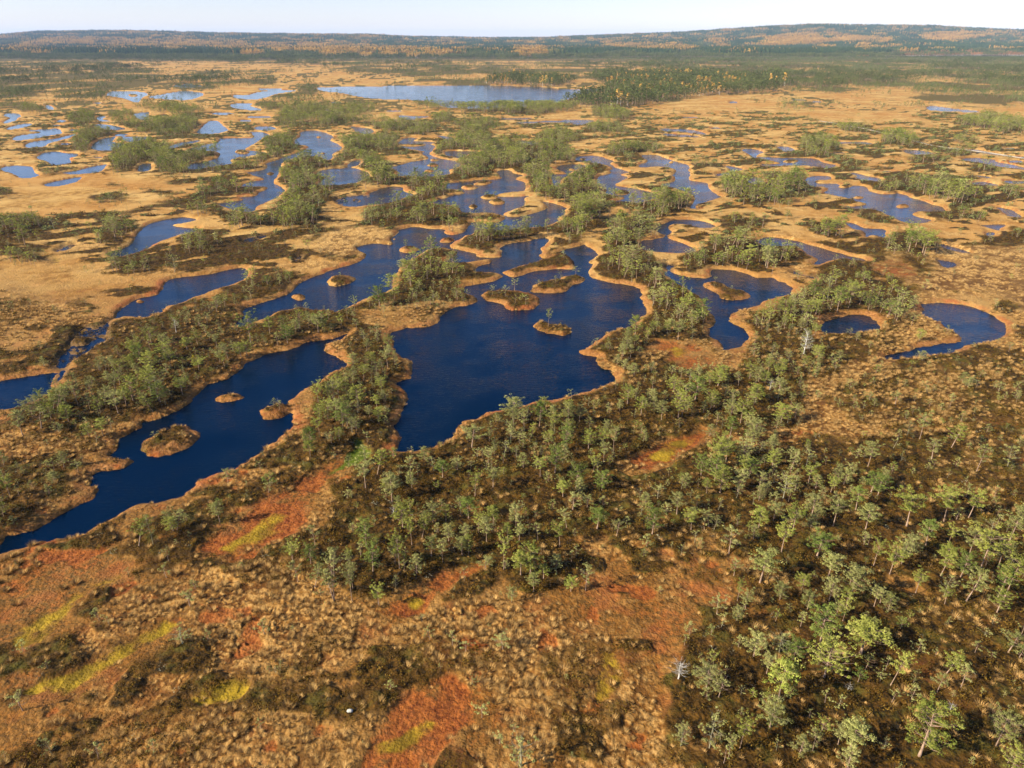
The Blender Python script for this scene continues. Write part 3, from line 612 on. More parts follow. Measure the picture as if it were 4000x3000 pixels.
def terrain(x, y, fine=True):
    """height and cover of the bog at ground points"""
    wx = x + 0.7 * (fbm(x / 1.7, y / 1.7, 3, 2) - 0.5) + 1.1 * (fbm(x / 6, y / 6, 4, 2) - 0.5) * sstep(60, 160, y)
    wy = y + 0.7 * (fbm(x / 1.7, y / 1.7, 5, 2) - 0.5) + 1.1 * (fbm(x / 6, y / 6, 6, 2) - 0.5) * sstep(60, 160, y)
    nw = (1 - sstep(90, 160, y))
    wx = wx + 0.34 * nw * (vnoise(x / 0.55, y / 0.55, 7) - 0.5)
    wy = wy + 0.34 * nw * (vnoise(x / 0.55, y / 0.55, 8) - 0.5)
    d = sdf_set(wx, wy, W_P)
    di = sdf_set(wx, wy, I_P)
    d = np.minimum(d, -di)
    ds = np.minimum(sdf_set(wx, wy, S_P), -sdf_set(wx, wy, SI_P))
    X, Y, dep = to_px(x, y)
    # wobble the survey outlines so the vegetation edges are ragged
    amp = np.minimum(60, 1.6 * FPX / dep)
    X2 = X + amp * 2.2 * (fbm(x / 3.5, y / 3.5, 11, 3) - 0.5)
    Y2 = Y + amp * 1.6 * (fbm(x / 3.5, y / 3.5, 14, 3) - 0.5)
    heath = look(R_HEATH, X2, Y2)
    land = -d
    # strings of heather drawn out along the pool direction
    a = R(32)
    xr, yr = x * math.cos(a) + y * math.sin(a), -x * math.sin(a) + y * math.cos(a)
    string = 0.5 * fbm(xr / 26, yr / 9, 21, 4) + 0.5 * fbm(xr / 11, yr / 4.0, 22, 3)
    near = 1 - sstep(55, 120, y)
    bg_h = sstep(0.52, 0.60, string) * (0.8 - 0.25 * near)
    bg_h = np.maximum(bg_h, sstep(0.57 - 0.035 * near, 0.66 - 0.04 * near, fbm(x / 4.5, y / 3.2, 24, 3)) * 0.7)
    lawn = look(R_LAWN, X2, Y2)
    bg_h *= (1 - lawn * 0.75) * (1 - 0.8 * look(R_PALE, X2, Y2))
    br = fbm(x / 2.2, y / 2.2, 26, 3)
    heath = np.clip(heath * (0.25 + 1.5 * br), 0, 1)
    heath = np.maximum(heath, bg_h)
    heath = np.maximum(heath, sstep(0.5, 1.2, di) * (0.3 + 0.9 * br))
    heath = heath * np.where(di > 0, 1, sstep(0.4, 1.6, land))
    heath = heath * np.where(y > 380, 0.25 + 1.0 * sstep(.38, .6, fbm(x / 34, y / 60, 38, 4)), 1)
    heath = np.where(y > 1500, np.maximum(heath, 0.5), heath)
    red = look(R_RED, X2, Y2)
    yel = look(R_YEL, X2, Y2)
    grn = look(R_GRN, X2, Y2)
    redn = sstep(0.62, 0.76, fbm(x / 2.6, y / 2.6, 31, 3)) * near * 0.9
    rag = fbm(x / 1.3, y / 1.3, 36, 4)
    red = red * (0.15 + 1.5 * rag)
    yel = yel * (0.1 + 1.6 * rag)
    red = np.maximum(red, redn * (1 - heath))
    heath = heath * (1 - 0.97 * np.clip(red * 1.4, 0, 1) * (look(R_RED, X2, Y2) > 0.25)) * (1 - yel) * (1 - grn)
    pale = np.clip(look(R_PALE, X2, Y2) + 0.6 * sstep(0.48, 0.64, 0.5 * fbm(x / 11, y / 7, 33, 3) + 0.5 * fbm(x / 3.6, y / 2.2, 34, 3)), 0, 1) * (1 - lawn)
    pale = np.maximum(pale, 0.6 * sstep(0.5, 1.3, di))
    rimv = 0.25 + 0.75 * sstep(0.32, 0.58, fbm(x / 6.5, y / 6.5, 37, 3))
    rim = rimv * sstep(0.0, 0.2, land) * (1 - sstep(0.2, 1.35, land + 2.6 * (br - 0.5)))
    pale = pale * (1 - rim)
    wet = sstep(-0.4, 0.8, ds)
    # heights
    calm = np.clip(rim + wet + 0.9 * red * (look(R_RED, X2, Y2) > 0.2) + yel + grn + 0.7 * lawn, 0, 1)
    tus = np.zeros_like(x)
    k = np.nonzero(y < 330)[0]
    if fine and len(k):
        xs, ys = x[k], y[k]
        qx, qy = xs, ys
        xs = qx + 0.55 * (vnoise(qx / 0.3, qy / 0.3, 48) - .5) + 0.9 * (vnoise(qx / 1.1, qy / 1.1, 46) - .5)
        ys = qy + 0.55 * (vnoise(qx / 0.3, qy / 0.3, 49) - .5) + 0.9 * (vnoise(qx / 1.1, qy / 1.1, 47) - .5)
        t1 = lumps(xs, ys, 0.62, 51, .55)
        t2 = lumps(xs, ys, 1.35, 55)
        t3 = lumps(xs, ys * 0.8, 2.6, 58)
        f1 = 1 - sstep(80, 130, ys)
        f2 = 1 - sstep(150, 240, ys)
        tus[k] = np.maximum(np.maximum(t1 * f1, t2 * 0.9 * f2), t3 * sstep(70, 160, ys) * 0.9)
    tus *= (1 - 0.85 * calm)
    z = 0.34 + 0.16 * (fbm(x / 7, y / 7, 61, 2) - 0.5)
    tus *= (0.35 + 0.95 * fbm(x / 3.1, y / 3.1, 66, 2))
    z += 0.15 * tus * (1 - heath) * (0.45 + 0.6 * pale)
    hm = np.zeros_like(x)
    if fine and len(k):
        hm[k] = 0.55 * lumps(x[k], y[k], 1.15, 71, 0.7) * (1 - sstep(150, 260, y[k])) + 0.5 * fbm(x[k] / 0.5, y[k] / 0.5, 75, 2) * (1 - sstep(70, 110, y[k]))
    z += heath * (0.12 + 0.45 * hm)
    z -= 0.13 * np.clip(red + yel + grn, 0, 1)
    z = np.where(y > 400, np.minimum(z, 0.5), z)
    shore = 0.02 + (z - 0.02) * sstep(0.0, 1.3, land) + 0.12 * sstep(0, 0.35, land) * (1 - sstep(0.4, 1.3, land))
    bed = -0.05 - 1.3 * sstep(0, 2.5, d)
    z = np.where(d > 0, bed, shore)
    reed = -0.07 + 0.11 * fbm(x / 1.6, y / 1.1, 81, 3) + 0.05 * (vnoise(x / 0.35, y / 0.35, 83) - 0.5) * (y < 200)
    z = np.where(d > 0, z, z * (1 - wet) + reed * wet)
    hz = hill(x, y)
    z = z + hz
    return dict(z=z, d=d, heath=heath, tus=tus, rim=rim, pale=pale, red=red, yel=yel, grn=grn, wet=wet, X=X, Y=Y)


def mesh_from(name, verts, faces_flat, nper):
    me = bpy.data.meshes.new(name)
    nv = len(verts)
    nf = len(faces_flat) // nper
    me.vertices.add(nv)
    me.vertices.foreach_set('co', np.ascontiguousarray(verts, np.float32).ravel())
    me.loops.add(len(faces_flat))
    me.loops.foreach_set('vertex_index', np.ascontiguousarray(faces_flat, np.int32))
    me.polygons.add(nf)
    me.polygons.foreach_set('loop_start', np.arange(0, nf * nper, nper, dtype=np.int32))
    me.polygons.foreach_set('loop_total', np.full(nf, nper, np.int32))
    me.update(calc_edges=True)
    return me


def col4(me, name, a, b, c, d):
    at = me.attributes.new(name, 'FLOAT_COLOR', 'POINT')
    at.data.foreach_set('color', np.stack([a, b, c, d], -1).astype(np.float32).ravel())


def link(name, me, parent=None, **props):
    o = bpy.data.objects.new(name, me)
    scene.collection.objects.link(o)
    if parent is not None:
        o.parent = parent
    for k, v in props.items():
        o[k] = v
    return o


# ------------------------------------------------------------------ materials
class NT:
    K = 1.0      # albedo level of vegetation colours
    KB = 1.0

    def __init__(self, name):
        self.m = bpy.data.materials.new(name)
        self.m.use_nodes = True
        self.t = self.m.node_tree
        self.t.nodes.clear()
        self.out = self.n('ShaderNodeOutputMaterial')

    def n(self, typ, **kw):
        nd = self.t.nodes.new(typ)
        for k, v in kw.items():
            setattr(nd, k, v)
        return nd

    def l(self, a, b):
        self.t.links.new(a, b)

    def val(self, sock, v):
        if hasattr(v, 'type') and hasattr(v, 'is_output'):
            self.l(v, sock)
        elif isinstance(v, (tuple, list)) and len(v) == 3 and sock.type == 'RGBA':
            sock.default_value = (v[0] * self.K, v[1] * self.K, v[2] * self.K * self.KB, 1)
        else:
            sock.default_value = v

    def noise(self, vec, scale, detail=2, rough=0.5, out=0):
        nd = self.n('ShaderNodeTexNoise')
        self.l(vec, nd.inputs['Vector'])
        nd.inputs['Scale'].default_value = scale
        nd.inputs['Detail'].default_value = detail
        nd.inputs['Roughness'].default_value = rough
        return nd.outputs[out]

    def ramp(self, f, a, b, lo=0.0, hi=1.0):
        nd = self.n('ShaderNodeMapRange')
        nd.interpolation_type = 'SMOOTHSTEP'
        self.val(nd.inputs[0], f)
        nd.inputs[1].default_value = a
        nd.inputs[2].default_value = b
        nd.inputs[3].default_value = lo
        nd.inputs[4].default_value = hi
        return nd.outputs[0]

    def mix(self, f, a, b, mode='MIX'):
        nd = self.n('ShaderNodeMix')
        nd.data_type = 'RGBA'
        nd.blend_type = mode
        self.val(nd.inputs[0], f)
        self.val(nd.inputs[6], a)
        self.val(nd.inputs[7], b)
        return nd.outputs[2]

    def math(self, op, a, b=0.0, clamp=False):
        nd = self.n('ShaderNodeMath', operation=op)
        nd.use_clamp = clamp
        self.val(nd.inputs[0], a)
        self.val(nd.inputs[1], b)
        return nd.outputs[0]


def ground_material():
    g = NT('bog_ground')
    g.K, g.KB = 0.78, 0.76
    geo = g.n('ShaderNodeNewGeometry')
    P = geo.outputs['Position']
    A = g.n('ShaderNodeAttribute', attribute_name='cover_a')
    B = g.n('ShaderNodeAttribute', attribute_name='cover_b')
    sa, sb = g.n('ShaderNodeSeparateColor'), g.n('ShaderNodeSeparateColor')
    g.l(A.outputs['Color'], sa.inputs[0])
    g.l(B.outputs['Color'], sb.inputs[0])
    heath, tus, rim = sa.outputs
    pale = A.outputs['Alpha']
    red, yel, grn = sb.outputs
    wet = B.outputs['Alpha']
    nf = g.noise(P, 2.6, 4, 0.65)          # fine grain
    nm = g.noise(P, 0.55, 4, 0.6)
    nl = g.noise(P, 0.09, 3, 0.55)
    nx = g.noise(P, 0.018, 3, 0.55)
    sep = g.n('ShaderNodeSeparateXYZ')
    g.l(P, sep.inputs[0])
    # open lawn: orange brown sedge, redder close by
    lawn = g.mix(g.ramp(nm, 0.35, 0.65), (0.26, 0.130, 0.034), (0.48, 0.275, 0.095))
    lawn = g.mix(g.ramp(nl, 0.38, 0.66), lawn, (0.54, 0.335, 0.135))
    west = g.ramp(g.noise(P, 0.03, 2), 0.42, 0.6)
    lawn = g.mix(g.math('MULTIPLY', west, 0.5), lawn, (0.40, 0.175, 0.045))
    # near field: rusty litter between the tufts
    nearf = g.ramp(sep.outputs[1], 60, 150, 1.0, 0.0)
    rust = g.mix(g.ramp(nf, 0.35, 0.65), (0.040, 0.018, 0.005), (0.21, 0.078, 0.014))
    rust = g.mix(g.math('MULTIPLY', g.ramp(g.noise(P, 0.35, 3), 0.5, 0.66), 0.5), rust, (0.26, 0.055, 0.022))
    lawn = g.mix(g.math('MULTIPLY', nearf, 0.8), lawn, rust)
    # pale cotton-grass tussocks
    straw = g.mix(g.ramp(nf, 0.36, 0.62), (0.26, 0.125, 0.035), (0.62, 0.38, 0.16))
    straw = g.mix(g.math('MULTIPLY', nearf, 0.45), straw, (0.23, 0.100, 0.022))
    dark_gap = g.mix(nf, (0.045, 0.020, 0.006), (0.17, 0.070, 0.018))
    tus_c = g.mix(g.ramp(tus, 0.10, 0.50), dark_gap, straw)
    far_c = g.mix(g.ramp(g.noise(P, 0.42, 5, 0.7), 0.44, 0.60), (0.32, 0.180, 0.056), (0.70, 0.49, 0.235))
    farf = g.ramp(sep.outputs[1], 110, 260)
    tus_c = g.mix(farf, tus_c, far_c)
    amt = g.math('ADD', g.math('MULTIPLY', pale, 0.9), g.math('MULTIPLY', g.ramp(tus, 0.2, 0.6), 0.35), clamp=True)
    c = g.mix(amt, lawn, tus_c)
    # heather
    hcol = g.mix(g.ramp(nf, 0.35, 0.68), (0.015, 0.010, 0.003), (0.115, 0.056, 0.011))
    hcol = g.mix(g.ramp(nm, 0.5, 0.7), hcol, (0.085, 0.068, 0.014))
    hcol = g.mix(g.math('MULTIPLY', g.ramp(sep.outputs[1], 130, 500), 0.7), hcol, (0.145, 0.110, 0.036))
    hsum = g.math('ADD', heath, g.math('MULTIPLY', g.math('SUBTRACT', nf, 0.5), 0.7))
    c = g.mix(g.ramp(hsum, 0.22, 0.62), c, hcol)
    # shores, mosses
    rimc = g.mix(g.ramp(nf, 0.3, 0.7), (0.20, 0.075, 0.022), (0.42, 0.200, 0.085))
    rimc = g.mix(g.math('MULTIPLY', g.ramp(nl, 0.5, 0.62), 0.6), rimc, (0.36, 0.085, 0.030))
    c = g.mix(g.math('MULTIPLY', rim, 0.92), c, rimc)
    redc = g.mix(g.ramp(nf, 0.3, 0.7), (0.12, 0.024, 0.008), (0.36, 0.110, 0.028))
    c = g.mix(g.ramp(g.math('ADD', red, g.math('MULTIPLY', g.math('SUBTRACT', nf, 0.5), 1.1)), 0.3, 0.9, 0.0, 0.85), c, redc)
    yelc = g.mix(g.ramp(nm, 0.35, 0.65), (0.15, 0.10, 0.010), (0.36, 0.24, 0.020))
    c = g.mix(g.ramp(g.math('ADD', yel, g.math('MULTIPLY', g.math('SUBTRACT', nf, 0.5), 1.0)), 0.3, 0.95, 0.0, 0.9), c, yelc)
    c = g.mix(g.ramp(grn, 0.2, 0.8), c, (0.085, 0.115, 0.010))
    # mud of the shallows
    c = g.mix(g.math('MULTIPLY', wet, 0.85), c, g.mix(nf, (0.10, 0.060, 0.035), (0.30, 0.17, 0.085)))
    # forest floor beyond
    ff = g.ramp(sep.outputs[1], 1500, 1800)
    c = g.mix(ff, c, (0.06, 0.055, 0.02))
    bs = g.n('ShaderNodeBsdfPrincipled')
    g.l(c, bs.inputs['Base Color'])
    bs.inputs['Roughness'].default_value = 0.95
    bs.inputs['Specular IOR Level'].default_value = 0.1
    bmp = g.n('ShaderNodeBump')
    bmp.inputs['Strength'].default_value = 0.9
    bmp.inputs['Distance'].default_value = 0.16
    hb = g.math('ADD', g.noise(P, 3.2, 4, 0.7), g.math('MULTIPLY', g.noise(P, 0.8, 3, 0.6), 1.2))
    g.l(hb, bmp.inputs['Height'])
    g.l(bmp.outputs[0], bs.inputs['Normal'])
    g.l(bs.outputs[0], g.out.inputs[0])
    return g.m


def water_material():
    g = NT('pool_water')
    geo = g.n('ShaderNodeNewGeometry')
    mp = g.n('ShaderNodeMapping')
    g.l(geo.outputs['Position'], mp.inputs[0])
    mp.inputs['Rotation'].default_value = (0, 0, R(-8))
    mp.inputs['Scale'].default_value = (0.55, 1.9, 1)
    sx = g.n('ShaderNodeSeparateXYZ')
    g.l(geo.outputs['Position'], sx.inputs[0])
    warp = g.noise(geo.outputs['Position'], 0.12, 2)
    n1 = g.noise(mp.outputs[0], 1.9, 3, 0.6)
    n2 = g.noise(mp.outputs[0], 5.0, 2, 0.5)
    hgt = g.math('ADD', g.math('MULTIPLY', n1, 1.0), g.math('MULTIPLY', n2, 0.35))
    hgt = g.math('MULTIPLY', hgt, g.ramp(warp, 0.35, 0.6, 0.45, 1.0))
    bmp = g.n('ShaderNodeBump')
    g.l(g.math('ADD', 0.10, g.math('MULTIPLY', g.ramp(sx.outputs[0], -180, 20), 0.42)), bmp.inputs['Strength'])
    bmp.inputs['Distance'].default_value = 0.17
    g.l(hgt, bmp.inputs['Height'])
    fr = g.n('ShaderNodeFresnel')
    fr.inputs['IOR'].default_value = 1.48
    g.l(bmp.outputs[0], fr.inputs['Normal'])
    body = g.n('ShaderNodeBsdfDiffuse')
    body.inputs[0].default_value = (0.0002, 0.003, 0.010, 1)
    gl = g.n('ShaderNodeBsdfGlossy')
    gl.inputs['Roughness'].default_value = 0.06
    g.l(bmp.outputs[0], gl.inputs['Normal'])
    # reflected sky painted into the gloss colour: deep blue steeply, white at grazing angles
    g.l(g.mix(g.ramp(fr.outputs[0], 0.06, 0.42), (0.03, 0.36, 0.62), (0.92, 0.96, 1.0)), gl.inputs['Color'])
    mx = g.n('ShaderNodeMixShader')
    g.l(fr.outputs[0], mx.inputs[0])
    g.l(body.outputs[0], mx.inputs[1])
    g.l(gl.outputs[0], mx.inputs[2])
    g.l(mx.outputs[0], g.out.inputs[0])
    return g.m


def leaf_material(name, c1, c2, c3, transl=0.14):
    g = NT(name)
    g.K, g.KB = 0.78, 0.85
    oi = g.n('ShaderNodeObjectInfo')
    geo = g.n('ShaderNodeNewGeometry')
    at = g.n('ShaderNodeAttribute', attribute_name='tint')
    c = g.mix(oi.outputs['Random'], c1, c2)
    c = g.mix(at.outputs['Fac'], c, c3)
    hsv = g.n('ShaderNodeHueSaturation')
    g.l(c, hsv.inputs['Color'])
    rr = g.math('FRACT', g.math('MULTIPLY', oi.outputs['Random'], 17.13))
    g.l(g.math('ADD', 0.72, g.math('MULTIPLY', rr, 0.55)), hsv.inputs['Value'])
    d = g.n('ShaderNodeBsdfDiffuse')
    g.l(hsv.outputs[0], d.inputs[0])
    if transl <= 0:
        g.l(d.outputs[0], g.out.inputs[0])
        return g.m
    t = g.n('ShaderNodeBsdfTranslucent')
    g.l(hsv.outputs[0], t.inputs[0])
    mx = g.n('ShaderNodeMixShader')
    mx.inputs[0].default_value = transl
    g.l(d.outputs[0], mx.inputs[1])
    g.l(t.outputs[0], mx.inputs[2])
    g.l(mx.outputs[0], g.out.inputs[0])
    return g.m


def bark_material(name, c1, c2):
    g = NT(name)
    g.K, g.KB = 0.8, 0.95
    geo = g.n('ShaderNodeNewGeometry')
    c = g.mix(g.ramp(g.noise(geo.outputs['Position'], 3.0, 3), 0.35, 0.65), c1, c2)
    bs = g.n('ShaderNodeBsdfPrincipled')
    g.l(c, bs.inputs['Base Color'])
    bs.inputs['Roughness'].default_value = 0.9
    g.l(bs.outputs[0], g.out.inputs[0])
    return g.m


M_GROUND = ground_material()
M_WATER = water_material()
M_LEAF = [
    leaf_material('needles_yellow_green', (0.27, 0.28, 0.060), (0.20, 0.235, 0.045), (0.44, 0.42, 0.12)),
    leaf_material('needles_grey_green', (0.225, 0.235, 0.070), (0.285, 0.275, 0.100), (0.42, 0.40, 0.17)),
    leaf_material('needles_deep_green', (0.115, 0.165, 0.035), (0.16, 0.20, 0.045), (0.27, 0.29, 0.08)),
]
M_TWIG = leaf_material('bare_twigs', (0.27, 0.23, 0.15), (0.24, 0.22, 0.17), (0.34, 0.32, 0.24), 0)
M_BARK = bark_material('pine_bark', (0.22, 0.14, 0.09), (0.36, 0.24, 0.16))
M_DEADWOOD = bark_material('dead_wood', (0.42, 0.38, 0.33), (0.60, 0.56, 0.50))
M_BIRCHBARK = bark_material('birch_bark', (0.62, 0.60, 0.55), (0.78, 0.76, 0.70))
M_SPRUCE = leaf_material('spruce_needles', (0.035, 0.065, 0.028), (0.055, 0.085, 0.032), (0.085, 0.11, 0.045), 0.1)
M_PINEFAR = leaf_material('forest_pine_needles', (0.075, 0.105, 0.036), (0.115, 0.135, 0.048), (0.17, 0.17, 0.07), 0.1)
M_SCRUB = leaf_material('bog_pine_needles_far', (0.095, 0.130, 0.042), (0.140, 0.165, 0.060), (0.22, 0.23, 0.10), 0.08)
M_GOLD = leaf_material('autumn_birch_leaves', (0.50, 0.28, 0.065), (0.40, 0.22, 0.070), (0.58, 0.36, 0.10), 0.15)
M_RUSTLEAF = leaf_material('rusty_birch_twigs', (0.36, 0.17, 0.085), (0.30, 0.15, 0.085), (0.42, 0.22, 0.11), 0.1)
M_HEATHER = leaf_material('heather', (0.032, 0.021, 0.006), (0.115, 0.060, 0.013), (0.17, 0.105, 0.022), 0.1)
M_STRAW = leaf_material('dry_grass', (0.44, 0.255, 0.090), (0.30, 0.145, 0.042), (0.60, 0.39, 0.17), 0.2)

# ------------------------------------------------------------------ ground sheet
def ground_rows():
    ys = list(np.arange(3350, 270, -3.6)) + list(np.arange(270, 166, -1.5))
    g = to_ground(np.stack([np.full(len(ys), 2000.0), np.array(ys)], -1))[:, 1]
    near = np.array([-260, -120, -60, -25, 0, 8, 14])
    near = near[near < g[0] - 1]
    far = np.array([g[-1] * 1.15, g[-1] * 1.5, g[-1] * 2.2])
    return np.concatenate([near, g, far])


rows = ground_rows()
us = np.concatenate([-np.array([9, 6, 4, 3, 2.4, 2.0, 1.7, 1.5, 1.35, 1.25, 1.18, 1.12, 1.07, 1.02, .98, .95, .92, .89, .87, .85, .83]),
                     np.arange(-0.81, 0.811, 3.6 / FPX),
                     np.array([.83, .85, .87, .89, .92, .95, .98, 1.02, 1.07, 1.12, 1.18, 1.25, 1.35, 1.5, 1.7, 2.0, 2.4, 3, 4, 6, 9])])
DEP = np.maximum(rows * CP + H * SP, 34.0)
GX = us[None, :] * DEP[:, None]
GY = np.repeat(rows[:, None], len(us), 1)
nr, nc = GX.shape
T = terrain(GX.ravel(), GY.ravel())
idx = np.arange(nr * nc).reshape(nr, nc)
quads = np.stack([idx[:-1, :-1], idx[:-1, 1:], idx[1:, 1:], idx[1:, :-1]], -1).reshape(-1)
gme = mesh_from('bog_ground', np.stack([GX.ravel(), GY.ravel(), T['z']], -1), quads, 4)
col4(gme, 'cover_a', T['heath'], T['tus'], T['rim'], T['pale'])
col4(gme, 'cover_b', T['red'], T['yel'], T['grn'], T['wet'])
gme.polygons.foreach_set('use_smooth', np.ones(len(gme.polygons), bool))
gme.materials.append(M_GROUND)
link('ground', gme, kind='structure')
del T, quads

# water table: one level sheet that shows wherever the peat lies below it
wv = np.array([(-1600, 20, 0), (1600, 20, 0), (1600, 1500, 0), (-1600, 1500, 0)], float)
wme = mesh_from('water', wv, np.array([0, 1, 2, 3]), 4)
wme.materials.append(M_WATER)
link('water', wme, kind='structure')
print('ground', nr, nc)

# ------------------------------------------------------------------ plant builders
class Geo:
    """collects triangles with a per-vertex tint"""
    def __init__(self):
        self.v, self.f, self.t, self.n = [], [], [], 0

    def tris(self, V, tint):
        """V: (k,3,3)"""
        k = len(V)
        self.v.append(V.reshape(-1, 3))
        self.f.append(np.arange(self.n, self.n + 3 * k).reshape(-1, 3))
        self.t.append(np.repeat(np.broadcast_to(tint, (k,)), 3))
        self.n += 3 * k

    def tube(self, pts, rad, sides=5, tint=0.0):
        pts = np.asarray(pts, float)
        n = len(pts)
        ring = []
        for i in range(n):
            d = pts[min(i + 1, n - 1)] - pts[max(i - 1, 0)]
            d = d / (np.linalg.norm(d) + 1e-9)
            a = np.cross(d, (0, 0, 1) if abs(d[2]) < 0.9 else (1, 0, 0))
            a /= np.linalg.norm(a)
            b = np.cross(d, a)
            an = np.linspace(0, 2 * math.pi, sides, endpoint=False)
            ring.append(pts[i] + rad[i] * (np.cos(an)[:, None] * a + np.sin(an)[:, None] * b))
        V = np.concatenate(ring)
        F = []
        for i in range(n - 1):
            for j in range(sides):
                p, q = i * sides + j, i * sides + (j + 1) % sides
                F += [(p, q, q + sides), (p, q + sides, p + sides)]
        self.v.append(V)
        self.f.append(np.array(F) + self.n)
        self.t.append(np.full(len(V), tint))
        self.n += len(V)

    def mesh(self, name, mats, slot=None):
        V, F, Tn = np.concatenate(self.v), np.concatenate(self.f), np.concatenate(self.t)
        me = mesh_from(name, V, F.ravel(), 3)
        at = me.attributes.new('tint', 'FLOAT', 'POINT')
        at.data.foreach_set('value', Tn.astype(np.float32))
        for m in mats:
            me.materials.append(m)
        if slot is not None:
            me.polygons.foreach_set('material_index', np.asarray(slot, np.int32))
        return me


def tuft_tris(r, centre, rad, n, size, flat=0.5, up=0.5):
    """needle tuft: n small triangles spread over a flattened ball, leaning outwards"""
    d = r.normal(size=(n, 3))
    d[:, 2] = np.abs(d[:, 2]) * 0.9 - 0.25
    d /= np.linalg.norm(d, axis=1)[:, None]
    rr = rad * r.uniform(0.45, 1.0, n)[:, None]
    c = np.asarray(centre) + d * rr * np.array([1, 1, flat])
    nrm = d + np.array([0, 0, up]) + r.normal(size=(n, 3)) * 0.45
    nrm /= np.linalg.norm(nrm, axis=1)[:, None]
    a = np.cross(nrm, r.normal(size=(n, 3)))
    a /= np.linalg.norm(a, axis=1)[:, None]
    b = np.cross(nrm, a)
    s = (size * r.uniform(0.6, 1.3, n))[:, None]
    el = r.uniform(0.9, 1.7, n)[:, None]
    return np.stack([c + a * s * el, c - a * s * 0.5 + b * s * 0.6, c - a * s * 0.5 - b * s * 0.6], 1)


def pine(seed, style, lod=0, Ht=4.0):
    """returns trunk Geo and crown Geo of a stunted bog pine, ~Ht m tall"""
    r = np.random.default_rng(seed)
    tr, cr = Geo(), Geo()
    P = dict(round=(0.26, 0.34, 40, 1.0), tall=(0.42, 0.22, 30, 1.0), flat=(0.5, 0.36, 26, 0.9), sparse=(0.38, 0.25, 18, 0.6),
             leaning=(0.42, 0.28, 24, 0.85), bush=(0.12, 0.42, 34, 1.0), grey=(0.25, 0.30, 26, 0.28), bare=(0.3, 0.28, 22, 0.0),
             broad=(0.3, 0.42, 44, 0.95))[style]
    c0, wid, nl, dens = P
    lean = r.uniform(-0.05, 0.05, 2) if style != 'leaning' else np.array([0.2, 0.12])
    k = 7
    tt = np.linspace(0, 1, k)
    bend = r.uniform(-0.03, 0.03, (k, 2)).cumsum(0) * 0.6
    line = np.stack([(lean[0] * tt + bend[:, 0] * tt) * Ht, (lean[1] * tt + bend[:, 1] * tt) * Ht, tt * Ht * 0.95], 1)
    r0 = 0.018 * Ht * (1.15 if style in ('round', 'broad') else 0.95)
    tr.tube(line, r0 * (1 - 0.82 * tt) * np.array([1.35] + [1.0] * (k - 1)), 6 if lod == 0 else 4)
    n_l = int(nl * (1, 0.55, 0.3)[lod])
    for i in range(n_l):
        t = c0 + (0.97 - c0) * (i + r.uniform(0, 1)) / n_l
        q = (t - c0) / (1 - c0)
        prof = {'round': (max(0.02, 1 - (q * 1.0 - 0.38) ** 2 / 0.55)) ** 0.5, 'tall': 0.55 + 0.6 * math.sin(math.pi * min(1, q * 0.8 + 0.22)),
                'flat': 0.5 + 0.75 * q, 'bush': 1.05 - 0.8 * q}.get(style, 0.55 + 0.55 * math.sin(math.pi * (q * 0.8 + 0.15)))
        if q > 0.82:
            prof *= 0.75
        L = wid * Ht * prof * r.uniform(0.6, 1.12)
        az = i * 2.4 + r.uniform(-0.7, 0.7)
        j = t * (k - 1)
        j0 = min(int(j), k - 2)
        base = line[j0] + (line[j0 + 1] - line[j0]) * (j - j0)
        up = r.uniform(0.02, 0.35) + 0.35 * q
        dirv = np.array([math.cos(az), math.sin(az), up])
        p1 = base + dirv * L * 0.5 + np.array([0, 0, -0.05 * L])
        p2 = base + dirv * L + np.array([r.uniform(-.12, .12), r.uniform(-.12, .12), 0.12]) * L
        if lod < 2:
            tr.tube([base, p1, p2], [r0 * 0.32 * (1.2 - t * .6), r0 * 0.2, r0 * 0.05], 3)
        if lod == 0 and style in ('grey', 'bare', 'broad', 'sparse'):
            for s in range(3 if style != 'broad' else 2):
                f = r.uniform(0.35, 0.9)
                pb = base + (p2 - base) * f
                dd = r.normal(size=3) * 0.5 + dirv * 0.6 + np.array([0, 0, .25])
                tr.tube([pb, pb + dd * L * 0.38], [r0 * 0.10, r0 * 0.03], 3)
        if r.uniform() > dens + 0.15:
            continue
        nt = (4, 2, 2)[lod]
        for s in range(nt):
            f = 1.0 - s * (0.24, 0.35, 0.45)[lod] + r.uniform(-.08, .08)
            if f < 0.3:
                continue
            ctr = base + (p2 - base) * f + r.normal(size=3) * np.array([.07, .07, .035]) * L + np.array([0, 0, 0.03 * Ht])
            rad = Ht * r.uniform(0.038, 0.075) * (1, 1.2, 1.5)[lod] * (0.6 + 0.4 * dens)
            n = (26, 11, 5)[lod]
            size = (0.0145, 0.027, 0.052)[lod] * Ht
            cr.tris(tuft_tris(r, ctr, rad, n, size), np.full(n, r.uniform(0, 1) ** 2 * 0.8 * (0.4 + 0.6 * f)))  # crown interior shade painted in: tint darkens towards the trunk
    if dens > 0:
        top = line[-1]
        for s in range((5, 3, 2)[lod]):
            cr.tris(tuft_tris(r, top + r.normal(size=3) * .045 * Ht, Ht * 0.06, (15, 8, 4)[lod], (0.018, 0.031, 0.055)[lod] * Ht, 0.8), np.full((15, 8, 4)[lod], 0.4))
    return tr, cr


def merged(name, parts, mats):
    """parts: [(Geo, slot)] -> one mesh"""
    g = Geo()
    slots = []
    for p, s in parts:
        V, F, Tn = np.concatenate(p.v), np.concatenate(p.f), np.concatenate(p.t)
        g.v.append(V)
        g.f.append(F + g.n)
        g.t.append(Tn)
        g.n += len(V)
        slots.append(np.full(len(F), s))
    return g.mesh(name, mats, np.concatenate(slots))


